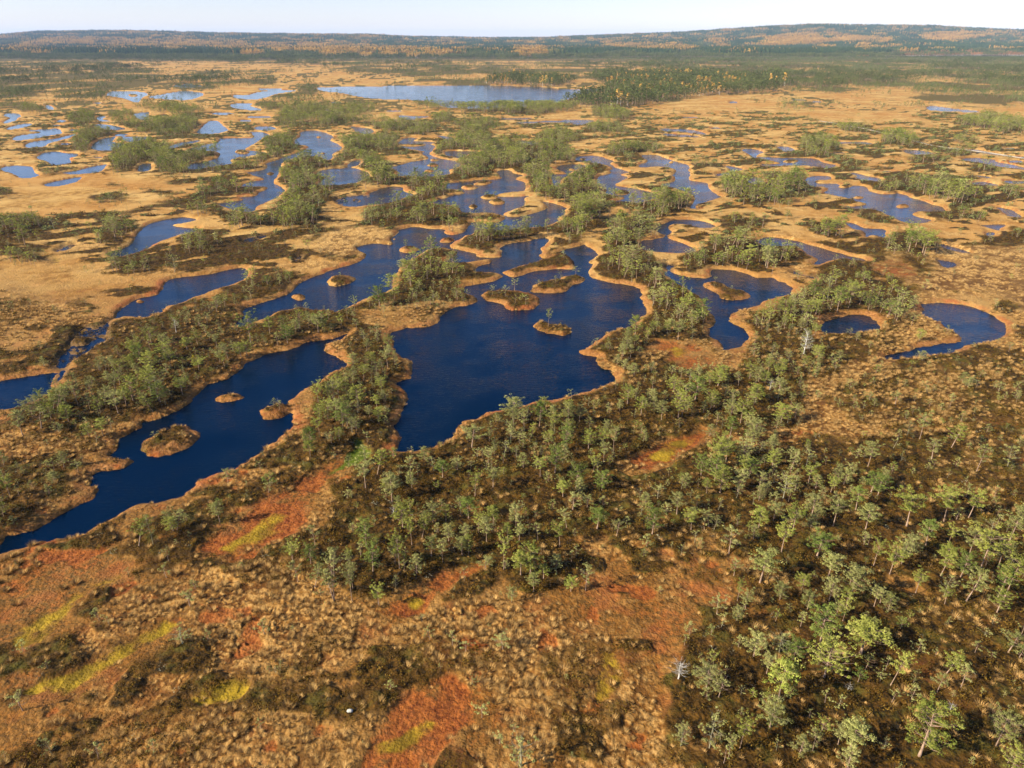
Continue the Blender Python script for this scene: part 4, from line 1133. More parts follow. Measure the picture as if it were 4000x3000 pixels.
def transformed(g, M3, off):
    o = Geo()
    for v, f, t in zip(g.v, g.f, g.t):
        o.v.append(v @ M3.T + off)
        o.f.append(f)
        o.t.append(t)
    o.n = g.n
    return o


def rotz(a, s=1.0, sz=None):
    return np.array([[math.cos(a) * s, -math.sin(a) * s, 0], [math.sin(a) * s, math.cos(a) * s, 0], [0, 0, sz or s]])


def grove(seed, n, radius, maker, hmin, hmax, mats, name, slots=None):
    """a patch of n small trees, as one source mesh for the distant woods"""
    r = np.random.default_rng(seed)
    parts = []
    for i in range(n):
        a, q = r.uniform(0, 2 * math.pi), radius * math.sqrt((i + r.uniform(0, 1)) / n)
        h = r.uniform(hmin, hmax)
        for gg, s in maker(r, h):
            parts.append((transformed(gg, rotz(r.uniform(0, 6.28)), np.array([q * math.cos(a), q * math.sin(a), -0.2])), s))
    return merged(name, parts, mats)


def mk_bogpine(r, h):
    tr, cr = pine(int(r.integers(1e9)), ['round', 'tall', 'flat', 'bush', 'sparse'][int(r.integers(5))], 2, h)
    return [(tr, 1), (cr, 0)]


def mk_spruce(r, h):
    g = Geo()
    tiers = 7
    for i in range(tiers):
        z0 = h * (0.10 + 0.82 * i / tiers)
        z1 = z0 + h * 0.26
        rad = h * 0.17 * (1.03 - i / tiers) * r.uniform(0.8, 1.15)
        m = 6
        an = np.linspace(0, 2 * math.pi, m, endpoint=False) + r.uniform(0, 1)
        V = np.zeros((m, 3, 3))
        V[:, 0] = [0, 0, min(z1, h)]
        for j in range(m):
            a1, a2 = an[j], an[j] + 6.28 / m * 0.95
            V[j, 1] = [rad * math.cos(a1) * r.uniform(.7, 1.2), rad * math.sin(a1) * r.uniform(.7, 1.2), z0 + r.uniform(-.3, .3)]
            V[j, 2] = [rad * math.cos(a2), rad * math.sin(a2), z0 + r.uniform(-.3, .3)]
        g.tris(V, np.full(m, r.uniform(0, .6)))
    return [(g, 0)]


def mk_round(r, h, wide=0.22, slot=0, n=46):
    g = Geo()
    t = Geo()
    t.tube([(0, 0, 0), (r.uniform(-.3, .3), r.uniform(-.3, .3), h * 0.7)], [h * 0.012, h * 0.005], 3)
    m = 5
    for i in range(m):
        q = (i + 0.5) / m
        c = np.array([r.uniform(-.05, .05) * h, r.uniform(-.05, .05) * h, h * (0.38 + 0.55 * q)])
        g.tris(tuft_tris(r, c, h * wide * (1.1 - abs(q - .4)) * 0.9, n // m, h * 0.06, 1.0), np.full(n // m, r.uniform(0, .8)))
    return [(t, 1), (g, slot)]


def cushion(seed, n, rad, ht, size, name, mat, blades=False):
    r = np.random.default_rng(seed)
    g = Geo()
    if blades:
        a = r.uniform(0, 6.28, n)
        q = rad * np.sqrt(r.uniform(0, 1, n)) * 0.55
        base = np.stack([q * np.cos(a), q * np.sin(a), np.zeros(n)], 1)
        out = np.stack([np.cos(a), np.sin(a), np.zeros(n)], 1) * (rad * r.uniform(0.2, 1.0, n))[:, None]
        tip = base + out + np.stack([np.zeros(n), np.zeros(n), ht * r.uniform(0.55, 1.1, n)], 1)
        side = np.stack([-np.sin(a), np.cos(a), np.zeros(n)], 1) * size
        V = np.stack([base + side, base - side, tip], 1)
        g.tris(V, r.uniform(0, 1, n))
    else:
        d = r.normal(size=(n, 3))
        d[:, 2] = np.abs(d[:, 2])
        d /= np.linalg.norm(d, axis=1)[:, None]
        c = d * np.array([rad, rad, ht]) * r.uniform(0.6, 1.05, n)[:, None]
        nrm = d + r.normal(size=(n, 3)) * 0.6
        nrm /= np.linalg.norm(nrm, axis=1)[:, None]
        a = np.cross(nrm, r.normal(size=(n, 3)))
        a /= np.linalg.norm(a, axis=1)[:, None]
        b = np.cross(nrm, a)
        s = (size * r.uniform(.5, 1.4, n))[:, None]
        V = np.stack([c + a * s * 1.5, c - a * s * .5 + b * s * .6, c - a * s * .5 - b * s * .6], 1)
        g.tris(V, r.uniform(0, 1, n))
    return g.mesh(name, [mat])


# ------------------------------------------------------------------ scattering as one object over instances
def stuff(name, pos, rot, scl, ind, meshes, label, cat, group=None):
    coll = bpy.data.collections.new(name + '_kinds')
    for i, me in enumerate(meshes):
        o = bpy.data.objects.new('%s_kind_%02d' % (name, i), me)
        coll.objects.link(o)
    me = bpy.data.meshes.new(name)
    n = len(pos)
    me.vertices.add(n)
    me.vertices.foreach_set('co', np.asarray(pos, np.float32).ravel())
    a = me.attributes.new('rot', 'FLOAT_VECTOR', 'POINT')
    rv = np.zeros((n, 3), np.float32)
    rv[:, 2] = rot
    rv[:, 0] = rng.uniform(-0.07, 0.07, n)
    rv[:, 1] = rng.uniform(-0.07, 0.07, n)
    a.data.foreach_set('vector', rv.ravel())
    a = me.attributes.new('scl', 'FLOAT_VECTOR', 'POINT')
    a.data.foreach_set('vector', np.asarray(scl, np.float32).ravel())
    a = me.attributes.new('kind', 'INT', 'POINT')
    a.data.foreach_set('value', np.asarray(ind, np.int32))
    o = link(name, me, kind='stuff', label=label, category=cat)
    if group:
        o['group'] = group
    ng = bpy.data.node_groups.new(name + '_scatter', 'GeometryNodeTree')
    ng.interface.new_socket('Geometry', in_out='INPUT', socket_type='NodeSocketGeometry')
    ng.interface.new_socket('Geometry', in_out='OUTPUT', socket_type='NodeSocketGeometry')
    gi, go = ng.nodes.new('NodeGroupInput'), ng.nodes.new('NodeGroupOutput')
    ip = ng.nodes.new('GeometryNodeInstanceOnPoints')
    ci = ng.nodes.new('GeometryNodeCollectionInfo')
    ci.inputs['Collection'].default_value = coll
    ci.inputs['Separate Children'].default_value = True
    ci.inputs['Reset Children'].default_value = True

    def named(nm, ty):
        nd = ng.nodes.new('GeometryNodeInputNamedAttribute')
        nd.data_type = ty
        nd.inputs['Name'].default_value = nm
        return nd.outputs['Attribute']
    ng.links.new(gi.outputs[0], ip.inputs['Points'])
    ng.links.new(ci.outputs[0], ip.inputs['Instance'])
    ip.inputs['Pick Instance'].default_value = True
    ng.links.new(named('kind', 'INT'), ip.inputs['Instance Index'])
    e2r = ng.nodes.new('FunctionNodeEulerToRotation')
    ng.links.new(named('rot', 'FLOAT_VECTOR'), e2r.inputs[0])
    ng.links.new(e2r.outputs[0], ip.inputs['Rotation'])
    ng.links.new(named('scl', 'FLOAT_VECTOR'), ip.inputs['Scale'])
    ng.links.new(ip.outputs[0], go.inputs[0])
    md = o.modifiers.new('scatter', 'NODES')
    md.node_group = ng
    return o


def jitter_grid(x0, x1, y0, y1, step, seed, half_u=0.86, jit=1.0):
    r = np.random.default_rng(seed)
    gx, gy = np.meshgrid(np.arange(x0, x1, step), np.arange(y0, y1, step))
    x = gx.ravel() + r.uniform(-.5, .5, gx.size) * step * jit
    y = gy.ravel() + r.uniform(-.5, .5, gx.size) * step * jit
    dep = y * CP + H * SP
    k = (np.abs(x) < half_u * dep) & (y > y0)
    return x[k], y[k]


# ------------------------------------------------------------------ the pines of the bog
STYLES = ['round', 'tall', 'flat', 'sparse', 'leaning', 'bush', 'grey', 'bare', 'broad']
# pines picked out one by one: sheet, foot x, foot y, top y, crown width, style
SURVEY = [('I', s) for s in [
 (1560,1600,1290,280,'round'),(2030,1540,1340,170,'broad'),(2120,1700,1560,160,'broad'),(1130,1560,1380,150,'tall'),(1110,1700,1530,160,'bush'),(690,1270,1020,170,'tall'),(640,1420,1270,180,'round'),
 (250,1180,1050,210,'broad'),(455,1555,1370,140,'flat'),(385,1610,1470,80,'flat'),(270,1540,1350,170,'grey'),(90,1540,1430,90,'grey'),(975,1110,900,250,'broad'),(1200,970,770,230,'tall'),(950,900,700,190,'round'),
 (700,960,840,160,'grey'),(540,990,850,140,'round'),(290,1050,960,80,'flat'),(80,1120,1030,110,'bare'),(620,1090,980,120,'flat'),(1180,1150,1060,70,'tall'),(1380,1170,980,100,'leaning'),(1390,1270,1190,60,'sparse'),
 (980,1270,1200,60,'sparse'),(1060,1310,1230,90,'grey'),(960,1450,1390,110,'broad'),(1725,1090,970,120,'leaning'),(1815,1180,1030,90,'sparse'),(1900,970,900,60,'sparse'),(2110,960,840,140,'sparse'),(2190,850,780,60,'sparse'),
 (1850,640,480,150,'leaning'),(1710,620,490,110,'grey'),(1540,590,460,110,'flat'),(2080,635,360,180,'flat'),(2045,620,430,100,'tall'),(1930,470,220,230,'flat'),(2110,290,60,110,'tall'),(1480,190,0,220,'flat'),
 (1230,200,50,110,'tall'),(1600,300,150,100,'tall'),(1740,290,190,90,'flat'),(1720,400,290,100,'tall'),(1280,420,270,110,'flat'),(1380,470,320,150,'flat'),(1450,420,290,120,'flat'),(580,530,340,150,'tall'),(440,640,520,70,'flat'),
 (490,690,580,110,'flat'),(700,640,540,100,'round'),(840,560,470,100,'round'),(870,700,590,110,'round'),(1005,640,500,120,'round'),(1130,630,430,140,'tall'),(1050,740,650,90,'flat'),(1090,765,650,90,'flat'),(315,720,610,90,'sparse'),
 (340,810,730,70,'grey'),(420,480,380,70,'sparse'),(390,340,190,120,'sparse'),(710,350,180,140,'flat'),(780,220,50,150,'flat'),(1030,180,10,150,'flat'),(660,150,40,90,'tall'),(570,190,70,110,'tall'),(930,370,230,160,'round'),
 (1000,490,350,110,'tall'),(830,800,710,60,'sparse'),(1740,30,-60,100,'flat'),(1860,140,-10,110,'leaning'),(1170,80,-60,90,'tall'),(1345,1550,1480,70,'grey'),(640,1380,1300,70,'bush'),(1660,990,950,50,'sparse'),
 (1750,1320,1270,70,'bare'),(1260,600,560,50,'sparse'),(1960,860,820,90,'grey'),(2000,1000,960,50,'sparse'),(880,1370,1320,50,'sparse'),(1120,1190,1150,90,'bare')]]
SURVEY += [('H', s) for s in [
 (1160,1650,1470,210,'grey'),(2130,1130,1020,130,'bare'),(2150,1530,1420,110,'sparse'),(1240,580,470,70,'tall'),(1160,495,350,110,'tall'),(1220,480,310,160,'round'),(1300,500,430,80,'tall'),(1470,570,480,70,'tall'),(1560,565,400,90,'sparse'),
 (1055,460,270,90,'flat'),(1970,230,80,130,'round'),(1630,200,80,110,'tall'),(1400,300,160,120,'flat'),(1080,275,170,60,'tall'),(1150,285,180,60,'tall'),(1265,275,170,60,'sparse'),(900,235,110,90,'flat'),(950,280,130,80,'tall'),
 (840,130,0,110,'tall'),(990,180,60,80,'tall'),(1130,190,50,100,'round'),(700,150,60,80,'flat'),(550,270,130,90,'leaning'),(490,290,130,100,'flat'),(415,445,250,130,'flat'),(250,460,280,120,'round'),(210,310,150,110,'round'),
 (120,630,420,90,'flat'),(10,625,330,80,'sparse'),(105,425,330,70,'flat'),(390,565,470,60,'grey'),(680,405,270,90,'flat'),(610,370,250,80,'tall'),(800,360,260,80,'tall'),(840,355,240,80,'round'),(740,915,830,60,'sparse'),
 (820,940,880,80,'sparse'),(1050,930,840,110,'sparse'),(600,865,800,80,'sparse'),(550,750,710,70,'grey'),(920,1345,1270,100,'sparse'),(860,1145,1090,70,'grey'),(360,1180,1130,80,'bush'),(940,440,360,100,'sparse'),
 (1480,90,0,110,'sparse'),(1570,70,0,70,'tall'),(380,120,50,60,'bare'),(620,150,40,110,'round'),(560,180,80,90,'flat'),(480,90,20,90,'flat'),(1250,130,90,70,'sparse'),(1750,250,150,80,'sparse'),(1030,1510,1440,80,'sparse'),(1110,1470,1400,60,'sparse')]]
SURVEY += [('G', s) for s in [
 (860,300,150,120,'leaning'),(950,290,110,60,'grey'),(1060,195,80,80,'flat'),(1095,200,90,80,'leaning'),(1360,150,30,70,'tall'),(1030,485,410,80,'sparse'),(1175,665,580,90,'sparse'),(1130,905,810,140,'grey'),(1950,305,180,70,'sparse'),
 (1840,510,380,80,'sparse'),(1940,545,420,100,'leaning'),(2060,625,460,120,'sparse'),(2065,485,320,110,'sparse'),(2160,420,330,90,'grey'),(2180,565,410,90,'flat'),(610,1610,1520,80,'sparse'),(330,1590,1480,90,'grey'),
 (1490,440,400,60,'bush'),(1980,600,560,60,'grey'),(300,1060,1010,60,'grey')]]
SURVEY += [('E', s) for s in [
 (1330,597,500,58,'flat'),(1122,375,305,58,'flat'),(1065,412,340,42,'sparse'),(985,402,345,46,'flat'),(1190,462,400,40,'sparse'),(1500,282,230,46,'sparse'),(1375,332,285,46,'bush'),(1270,345,310,36,'bush'),(450,125,55,36,'flat'),
 (135,500,415,62,'flat'),(45,292,262,24,'bush'),(860,1360,1230,170,'sparse'),(1730,1390,1230,80,'flat'),(1440,1370,1230,90,'round'),(1610,1500,1400,80,'flat'),(1670,1440,1320,90,'flat'),(1370,1520,1360,120,'round'),
 (1500,1600,1460,120,'round'),(1660,1620,1510,110,'round'),(880,1659,1510,100,'flat'),(990,1600,1480,110,'flat'),(1420,1659,1560,80,'tall'),(2130,1170,1000,110,'round'),(1600,700,675,24,'bush'),(1400,1640,1550,60,'flat'),
 (1280,1540,1430,100,'flat'),(680,1540,1440,80,'tall'),(770,1500,1430,90,'round'),(490,1610,1510,80,'round'),(330,1620,1540,60,'tall'),(205,1450,1360,90,'sparse')]]
SURVEY += [('F', s) for s in [
 (1565,1300,1150,100,'flat'),(1760,1350,1220,110,'leaning'),(1640,1415,1300,100,'sparse'),(1915,1500,1330,80,'sparse'),(2105,1475,1340,120,'grey'),(1245,1470,1330,120,'flat'),(690,1050,940,110,'round'),(550,1080,970,100,'tall'),
 (1255,1060,1010,80,'bush'),(1415,1080,1010,70,'sparse'),(640,1000,930,60,'bare'),(305,318,290,26,'flat')]]
SURVEY += [('D', s) for s in [
 (735,1145,1010,150,'flat'),(1130,1025,920,120,'flat'),(720,1010,900,100,'flat'),(940,1030,880,150,'round'),(940,880,760,120,'round'),(1010,800,700,130,'flat'),(830,780,690,110,'flat'),(1160,750,670,90,'tall'),(1060,860,770,90,'flat'),
 (1230,870,800,110,'flat'),(1550,700,540,130,'flat'),(260,1230,1110,120,'sparse'),(370,1260,1190,70,'grey'),(340,1560,1500,150,'bush'),(1090,640,560,60,'bare'),(1270,640,590,80,'bush'),(1310,890,855,40,'flat'),(1720,1090,1045,24,'bare'),
 (960,1290,1255,50,'grey'),(1450,1500,1470,30,'bush'),(1670,1590,1520,90,'round'),(1410,1570,1470,70,'sparse'),(1610,1490,1430,60,'sparse')]]
# slender dead tree by the pool shore on the left, white birch on the right
trees = []      # x, y, height, width factor, style, individual-only flag
for sh, (bx, by, ty, w, stl) in SURVEY:
    c = CROPS[sh]
    X, Yb, Yt = c[0] + bx * c[2], c[1] + by * c[2], c[1] + ty * c[2]
    gx, gy = to_ground((X, Yb), 0.35)
    v = (1500 - Yt) / FPX
    zt = H - gy * (SP - v * CP) / (CP + v * SP)
    dep = gy * CP + H * SP
    ht = max(0.6, zt - 0.3)
    wm = w * c[2] * dep / FPX
    trees.append((gx, gy, ht, wm / (ht * 0.62), stl, 1))
sv = np.array([(t[0], t[1]) for t in trees])

# scatter the rest by the survey of pine ground
WIDTH0 = dict(round=.68, tall=.44, flat=.72, sparse=.5, leaning=.56, bush=.84, grey=.6, bare=.56, broad=.84)
cx, cy = jitter_grid(-420, 420, 22, 470, 1.38, 101, 0.80)
T = terrain(cx, cy, fine=False)
r = np.random.default_rng(5)
n = len(cx)
dep = cy * CP + H * SP
Ys = T['Y'] - 0.45 * 4.0 * FPX * CP / dep * 0.9
dens = look(R_TREE, T['X'], Ys)
hf = look(R_HT, T['X'], Ys)
clump = fbm(cx / 7, cy / 7, 91, 3)
p = np.clip(dens * 1.0 * (0.25 + 1.5 * sstep(0.34, 0.62, clump)), 0, 1)
# scattered waifs on hummocks outside the stands
p = np.maximum(p, 0.11 * (T['heath'] > 0.35) * sstep(60, 110, cy) + 0.05 * (T['heath'] > 0.3) + 0.004)
land = -T['d']
ok = (r.uniform(size=n) < p * np.where(cy > 110, 0.50, 0.78)) & (land > 0.9) & (T['wet'] < 0.2) & (T['yel'] < 0.25) & (T['grn'] < .2) & ((T['red'] < 0.3) | (r.uniform(size=n) < .04))
ok &= (T['Y'] < 3250)
ds2 = np.full(n, 1e9)
for q in sv:
    ds2 = np.minimum(ds2, (cx - q[0]) ** 2 + (cy - q[1]) ** 2)
ok &= ds2 > 1.7 ** 2
k = np.nonzero(ok)[0]
size_n = fbm(cx[k] / 10, cy[k] / 10, 95, 2)
in_stand = dens[k] > 0.3
ht = np.where(in_stand, r.gamma(10, 1 / 10, len(k)) * 2.75 * np.maximum(hf[k], .8) * (0.5 + 0.95 * size_n), r.uniform(0.6, 2.0, len(k)))
ht = np.where(cy[k] > 110, ht * r.uniform(.6, 1.25, len(k)), ht)
nearh = 0.60 + 0.36 * sstep(85, 150, cy[k])
ht = np.clip(ht * nearh, 0.5, 3.1 + 1.1 * sstep(85, 150, cy[k]))
foreg = (cy[k] < 58) & (dens[k] < .4)
ht = np.where(foreg, np.clip(ht * 0.55, 0.4, 1.8), ht)
st_p = r.uniform(size=len(k))
sty = np.where(ht < 1.6, np.where(st_p < .45, 5, np.where(st_p < .8, 6, 3)),
               np.select([st_p < .26, st_p < .42, st_p < .70, st_p < .80, st_p < .86, st_p < .92], [0, 1, 2, 3, 4, 6], 8))
for j, i in enumerate(k):
    trees.append((cx[i], cy[i], ht[j], r.uniform(.85, 1.35), STYLES[sty[j]], 0))
# dwarf pines, knee to chest high, all through the near heath
qx, qy = jitter_grid(-120, 120, 18, 130, 1.15, 111, 0.80)
Q = terrain(qx, qy, fine=False)
rq = np.random.default_rng(19)
hq = look(R_HEATH, Q['X'], Q['Y'])
kq = np.nonzero((rq.uniform(size=len(qx)) < (0.03 + 0.34 * sstep(.2, .8, hq) * (0.4 + 0.8 * fbm(qx / 5, qy / 5, 99, 2))) * (1 - .5 * sstep(70, 130, qy))) & (Q['d'] < -.8) & (Q['wet'] < .2) & (Q['red'] < .3) & (Q['yel'] < .2))[0]
for i in kq:
    h_ = rq.gamma(5, 1 / 5) * 0.95
    trees.append((qx[i], qy[i], float(np.clip(h_, .4, 1.9)), rq.uniform(.8, 1.3), ['bush', 'grey', 'sparse', 'round', 'flat'][int(rq.choice(5, p=[.3, .22, .2, .16, .12]))], 0))
print('bog pines', len(trees))

TX = np.array([t[0] for t in trees]); TY = np.array([t[1] for t in trees]); TH = np.array([t[2] for t in trees])
TW = np.array([t[3] for t in trees]); TI = np.array([t[5] for t in trees])
TT = terrain(TX, TY)
TZ = TT['z'] - 0.08
tpx, tpy, tdep = to_px(TX, TY, TZ)
_, tpt, _ = to_px(TX, TY, TZ + TH)
cpx, cpy, _ = to_px(TX, TY, TZ + TH * 0.7)
shown = (tpy - tpt) * np.sqrt(np.clip(TW, .3, 3))
shown = np.where((cpx < -20) | (cpx > 4020) | (cpy > 3010), 0, shown)
shown = shown + 12 * TI
living = np.array([t[4] != 'bare' for t in trees])
order = np.argsort(-np.where(living, shown, -1))[:300]
single = np.zeros(len(trees), bool)
single[order] = True
snag = (~living) & (TI == 1)

LEAF_OF = lambda s: {'round': 0, 'tall': 0, 'flat': 0, 'sparse': 1, 'leaning': 0, 'bush': 1, 'grey': 1, 'broad': 0, 'bare': 1}[s]
protos = {}
for s in STYLES:
    for v in range({'bare': 3, 'grey': 2}.get(s, 3)):
        tr, cr = pine(1000 + 37 * v + STYLES.index(s) * 411, s, 0, 4.0)
        leaf = M_LEAF[LEAF_OF(s)] if v != 1 else M_LEAF[(1, 1, 0)[LEAF_OF(s)]]
        if s in ('round', 'tall') and v == 2:
            leaf = M_LEAF[2]
        tm = tr.mesh('pine_trunk', [M_DEADWOOD if s == 'bare' else (M_BARK if s != 'grey' else M_TWIG)])
        cm = None if s == 'bare' else cr.mesh('pine_crown', [leaf])
        protos[(s, v)] = (tm, cm, leaf)

COLN = {M_LEAF[0].name: 'yellow-green', M_LEAF[1].name: 'grey-green', M_LEAF[2].name: 'deep green'}
STYN = dict(round='round-crowned', tall='slender', flat='flat-topped', sparse='thin-crowned', leaning='leaning', bush='low bushy', grey='twiggy', broad='broad-crowned', bare='bare')
PLACES = [
 ('in the lower right corner', [(1900,1480),(2300,1480),(2300,1800),(1900,1800)]),
 ('near the lower right corner', [(1480,1290),(2300,1290),(2300,1800),(1480,1800)]),
 ('between the two orange moss patches', [(1240,960),(1420,960),(1240,1290),(1050,1290)]),
 ('right of the orange moss patch', [(1420,930),(1700,930),(1700,1160),(1420,1160)]),
 ('beside the straw-coloured slope', [(1700,850),(2300,850),(2300,1150),(1700,1150)]),
 ('in the dark heath on the right', [(1400,1150),(2300,1150),(2300,1290),(1400,1290)]),
 ('beside the red moss', [(560,1020),(900,1020),(900,1420),(560,1420)]),
 ('in the central pine thicket', [(900,1000),(1250,1000),(1100,1300),(900,1300)]),
 ('below the big pool', [(780,860),(1430,860),(1430,1010),(780,1010)]),
 ('between the two big pools', [(600,700),(900,700),(900,1000),(600,1000)]),
 ('above the long pool', [(0,560),(780,560),(500,960),(0,960)]),
 ('on the heath at the left edge', [(-100,960),(220,960),(220,1200),(-100,1200)]),
 ('on the heath below the long pool', [(220,960),(640,960),(640,1230),(220,1230)]),
 ('in the tussocks at the bottom', [(-100,1230),(1480,1230),(1480,1800),(-100,1800)]),
 ('right of the big pool', [(1200,500),(1600,500),(1700,860),(1300,860)]),
 ('beside the small round pool', [(1500,640),(2300,640),(2300,870),(1500,870)]),
]


def place_of(X, Y):
    a, b = np.array([X / 1.8083]), np.array([Y / 1.8083])
    for nm, P in PLACES:
        if inside_poly(a, b, P)[0]:
            return nm
    return 'on a big-pool islet' if 880 < a[0] < 1420 and 500 < b[0] < 740 else 'standing among the far pools'


ONES = 'zero one two three four five six seven eight nine ten eleven twelve thirteen fourteen fifteen sixteen seventeen eighteen nineteen'.split()
TENS = 'zero ten twenty thirty forty fifty sixty seventy eighty ninety'.split()


def spoken(p):
    """a percentage of the photo's width or height, in words"""
    p = int(max(0, min(99, round(p))))
    w = ONES[p] if p < 20 else TENS[p // 10] + ('-' + ONES[p % 10] if p % 10 else '')
    return w


used_labels = set()


def label_for(desc, place, X, Y):
    """name it by look and nearest landmark, then by its place in the photo"""
    for half in (False, True):
        s = '%s %s, %s percent across, %s%s down' % (desc, place, spoken(X / 40.0), spoken(Y / 30.0), '-plus' if half else '')
        if s not in used_labels:
            break
    used_labels.add(s)
    return s


def plant_one(i, name, cat, group, desc_tail):
    s = trees[i][4]
    nv = len([1 for kk in protos if kk[0] == s])
    v = int(_hash(np.array([i]), np.array([3]), 9)[0] * nv) % nv
    tm, cm, leaf = protos[(s, v)]
    e = bpy.data.objects.new(name, None)
    scene.collection.objects.link(e)
    e.location = (TX[i], TY[i], TZ[i])
    e.rotation_euler = (0, 0, _hash(np.array([i]), np.array([7]), 9)[0] * 6.28 if s != 'leaning' else random.uniform(-.5, .5))
    sc = TH[i] / 4.0
    w = float(np.clip(TW[i] * 0.62 / (WIDTH0[s] * 1.0), 0.55, 1.9)) if TI[i] else TW[i]
    e.scale = (sc * w, sc * w, sc)
    link('trunk', tm, e)
    if cm is not None:
        link('crown', cm, e)
    size = 'tall' if TH[i] > 4.3 else 'small' if TH[i] < 2.0 else ''
    colour = COLN[leaf.name] if cm is not None else 'pale'
    desc = ' '.join(x for x in (size, STYN[s], colour, desc_tail) if x)
    e['label'] = label_for(desc, place_of(cpx[i], cpy[i]), cpx[i], cpy[i])
    e['category'] = cat
    e['group'] = group
    return e


for i in order:
    plant_one(i, 'bog_pine', 'pine tree', 'stunted pines growing on the bog', 'pine')
for i in np.nonzero(snag)[0]:
    plant_one(i, 'dead_pine', 'dead tree', 'dead pines standing on the bog', 'dead pine')

# the other pines: one object
kinds, kid = [], {}
for s in STYLES:
    for v in range(3):
        for lod in (0, 1):
            if lod == 0 and v > 1:
                continue
            tr, cr = pine(7000 + 91 * v + STYLES.index(s) * 53 + lod, s, lod, 4.0)
            leaf = M_LEAF[LEAF_OF(s)] if v != 1 else M_LEAF[(1, 1, 0)[LEAF_OF(s)]]
            if s in ('round', 'tall') and v == 2:
                leaf = M_LEAF[2]
            parts = [(tr, 1)] + ([(cr, 0)] if s != 'bare' else [])
            kid[(s, v, lod)] = len(kinds)
            kinds.append(merged('pine_%s' % s, parts, [leaf, M_DEADWOOD if s == 'bare' else (M_BARK if s != 'grey' else M_TWIG)]))
rest = np.nonzero(~single & ~snag)[0]
ki, sc3 = [], []
for i in rest:
    s = trees[i][4]
    lod = 0 if TY[i] < 95 and TH[i] > 1.4 else 1
    v = random.randrange(2 if lod == 0 else 3)
    ki.append(kid[(s, v, lod)])
    w = float(np.clip(TW[i] * 0.62 / WIDTH0[s], 0.55, 1.9)) if TI[i] else TW[i]
    far = 1.0 + 0.12 * min(1, TY[i] / 300)
    sc3.append((TH[i] / 4 * w * far, TH[i] / 4 * w * far, TH[i] / 4))
stuff('bog_pines', np.stack([TX, TY, TZ], -1)[rest], rng.uniform(0, 6.28, len(rest)), sc3, ki, kinds,
      'thousands of small stunted pines covering the heath around the pools', 'pine trees')

# ------------------------------------------------------------------ heather, grass tufts
hx, hy = jitter_grid(-110, 110, 17, 150, 0.55, 201, 0.80)
T = terrain(hx, hy)
r = np.random.default_rng(15)
near_keep = np.clip(1.25 - hy / 190, 0.3, 1)
kk = np.nonzero((T['heath'] > 0.32) & (r.uniform(size=len(hx)) < 0.55 * near_keep) & (T['d'] < -0.5))[0]
hk = [cushion(300 + i, 70, 0.45, 0.38, 0.055, 'heather_clump', M_HEATHER) for i in range(4)]
hk += [cushion(320 + i, 40, 0.34, 0.5, 0.035, 'heather_twigs', M_TWIG) for i in range(1)]
s = r.uniform(0.5, 1.25, len(kk))
hkind = np.where(r.uniform(size=len(kk)) < .035, 4, r.integers(0, 4, len(kk)))
fx, fy = jitter_grid(-330, 330, 150, 430, 1.7, 203, 0.80)
Tf = terrain(fx, fy, fine=False)
kf = np.nonzero((Tf['heath'] > 0.42) & (r.uniform(size=len(fx)) < .6) & (Tf['d'] < -1.2))[0]
sf = r.uniform(1.0, 2.6, len(kf))
hpos = np.concatenate([np.stack([hx[kk], hy[kk], T['z'][kk] - 0.1], -1), np.stack([fx[kf], fy[kf], Tf['z'][kf] - 0.1], -1)])
hscl = np.concatenate([np.stack([s, s, s * r.uniform(.6, 1.2, len(kk))], -1), np.stack([sf, sf, sf * r.uniform(.5, 1.2, len(kf))], -1)])
hk.append(cushion(331, 60, 0.45, 0.45, 0.07, 'heath_shrub', M_SCRUB))
hkind = np.concatenate([hkind, np.where(r.uniform(size=len(kf)) < .45, 5, r.integers(0, 4, len(kf)))])
stuff('heather', hpos, r.uniform(0, 6.28, len(hpos)), hscl, hkind, hk,
      'dark brown heather and crowberry covering the hummocks under the pines', 'heather')
gx, gy = jitter_grid(-80, 80, 17, 105, 0.42, 202, 0.80)
T = terrain(gx, gy)
pr = (0.10 + 0.75 * T['pale'] + 0.35 * sstep(.25, .7, T['tus'])) * (1 - np.clip(T['red'] + T['yel'] + T['grn'] + T['wet'], 0, 1) * .93) * (1 - 0.75 * T['heath']) * (0.3 + 0.7 * (T['tus'] > .15))
kk = np.nonzero((r.uniform(size=len(gx)) < 0.80 * pr * (0.35 + 1.1 * sstep(.38, .62, fbm(gx / 3.0, gy / 3.0, 39, 3)))) & (T['d'] < -0.1))[0]
gk = [cushion(340 + i, 110, 0.36, 0.36, 0.017, 'grass_tuft', M_STRAW, True) for i in range(4)]
s = r.uniform(0.35, 1.0, len(kk)) * (0.75 + 0.6 * fbm(gx[kk] / 9, gy[kk] / 9, 40, 2))
stuff('tussock_grass', np.stack([gx[kk], gy[kk], T['z'][kk] - 0.04], -1), r.uniform(0, 6.28, len(kk)), np.stack([s, s, s * r.uniform(.7, 1.2, len(kk))], -1), r.integers(0, 4, len(kk)), gk,
      'straw-coloured tussocks of dry grass on the open bog', 'grass')
print('tussock', len(kk))

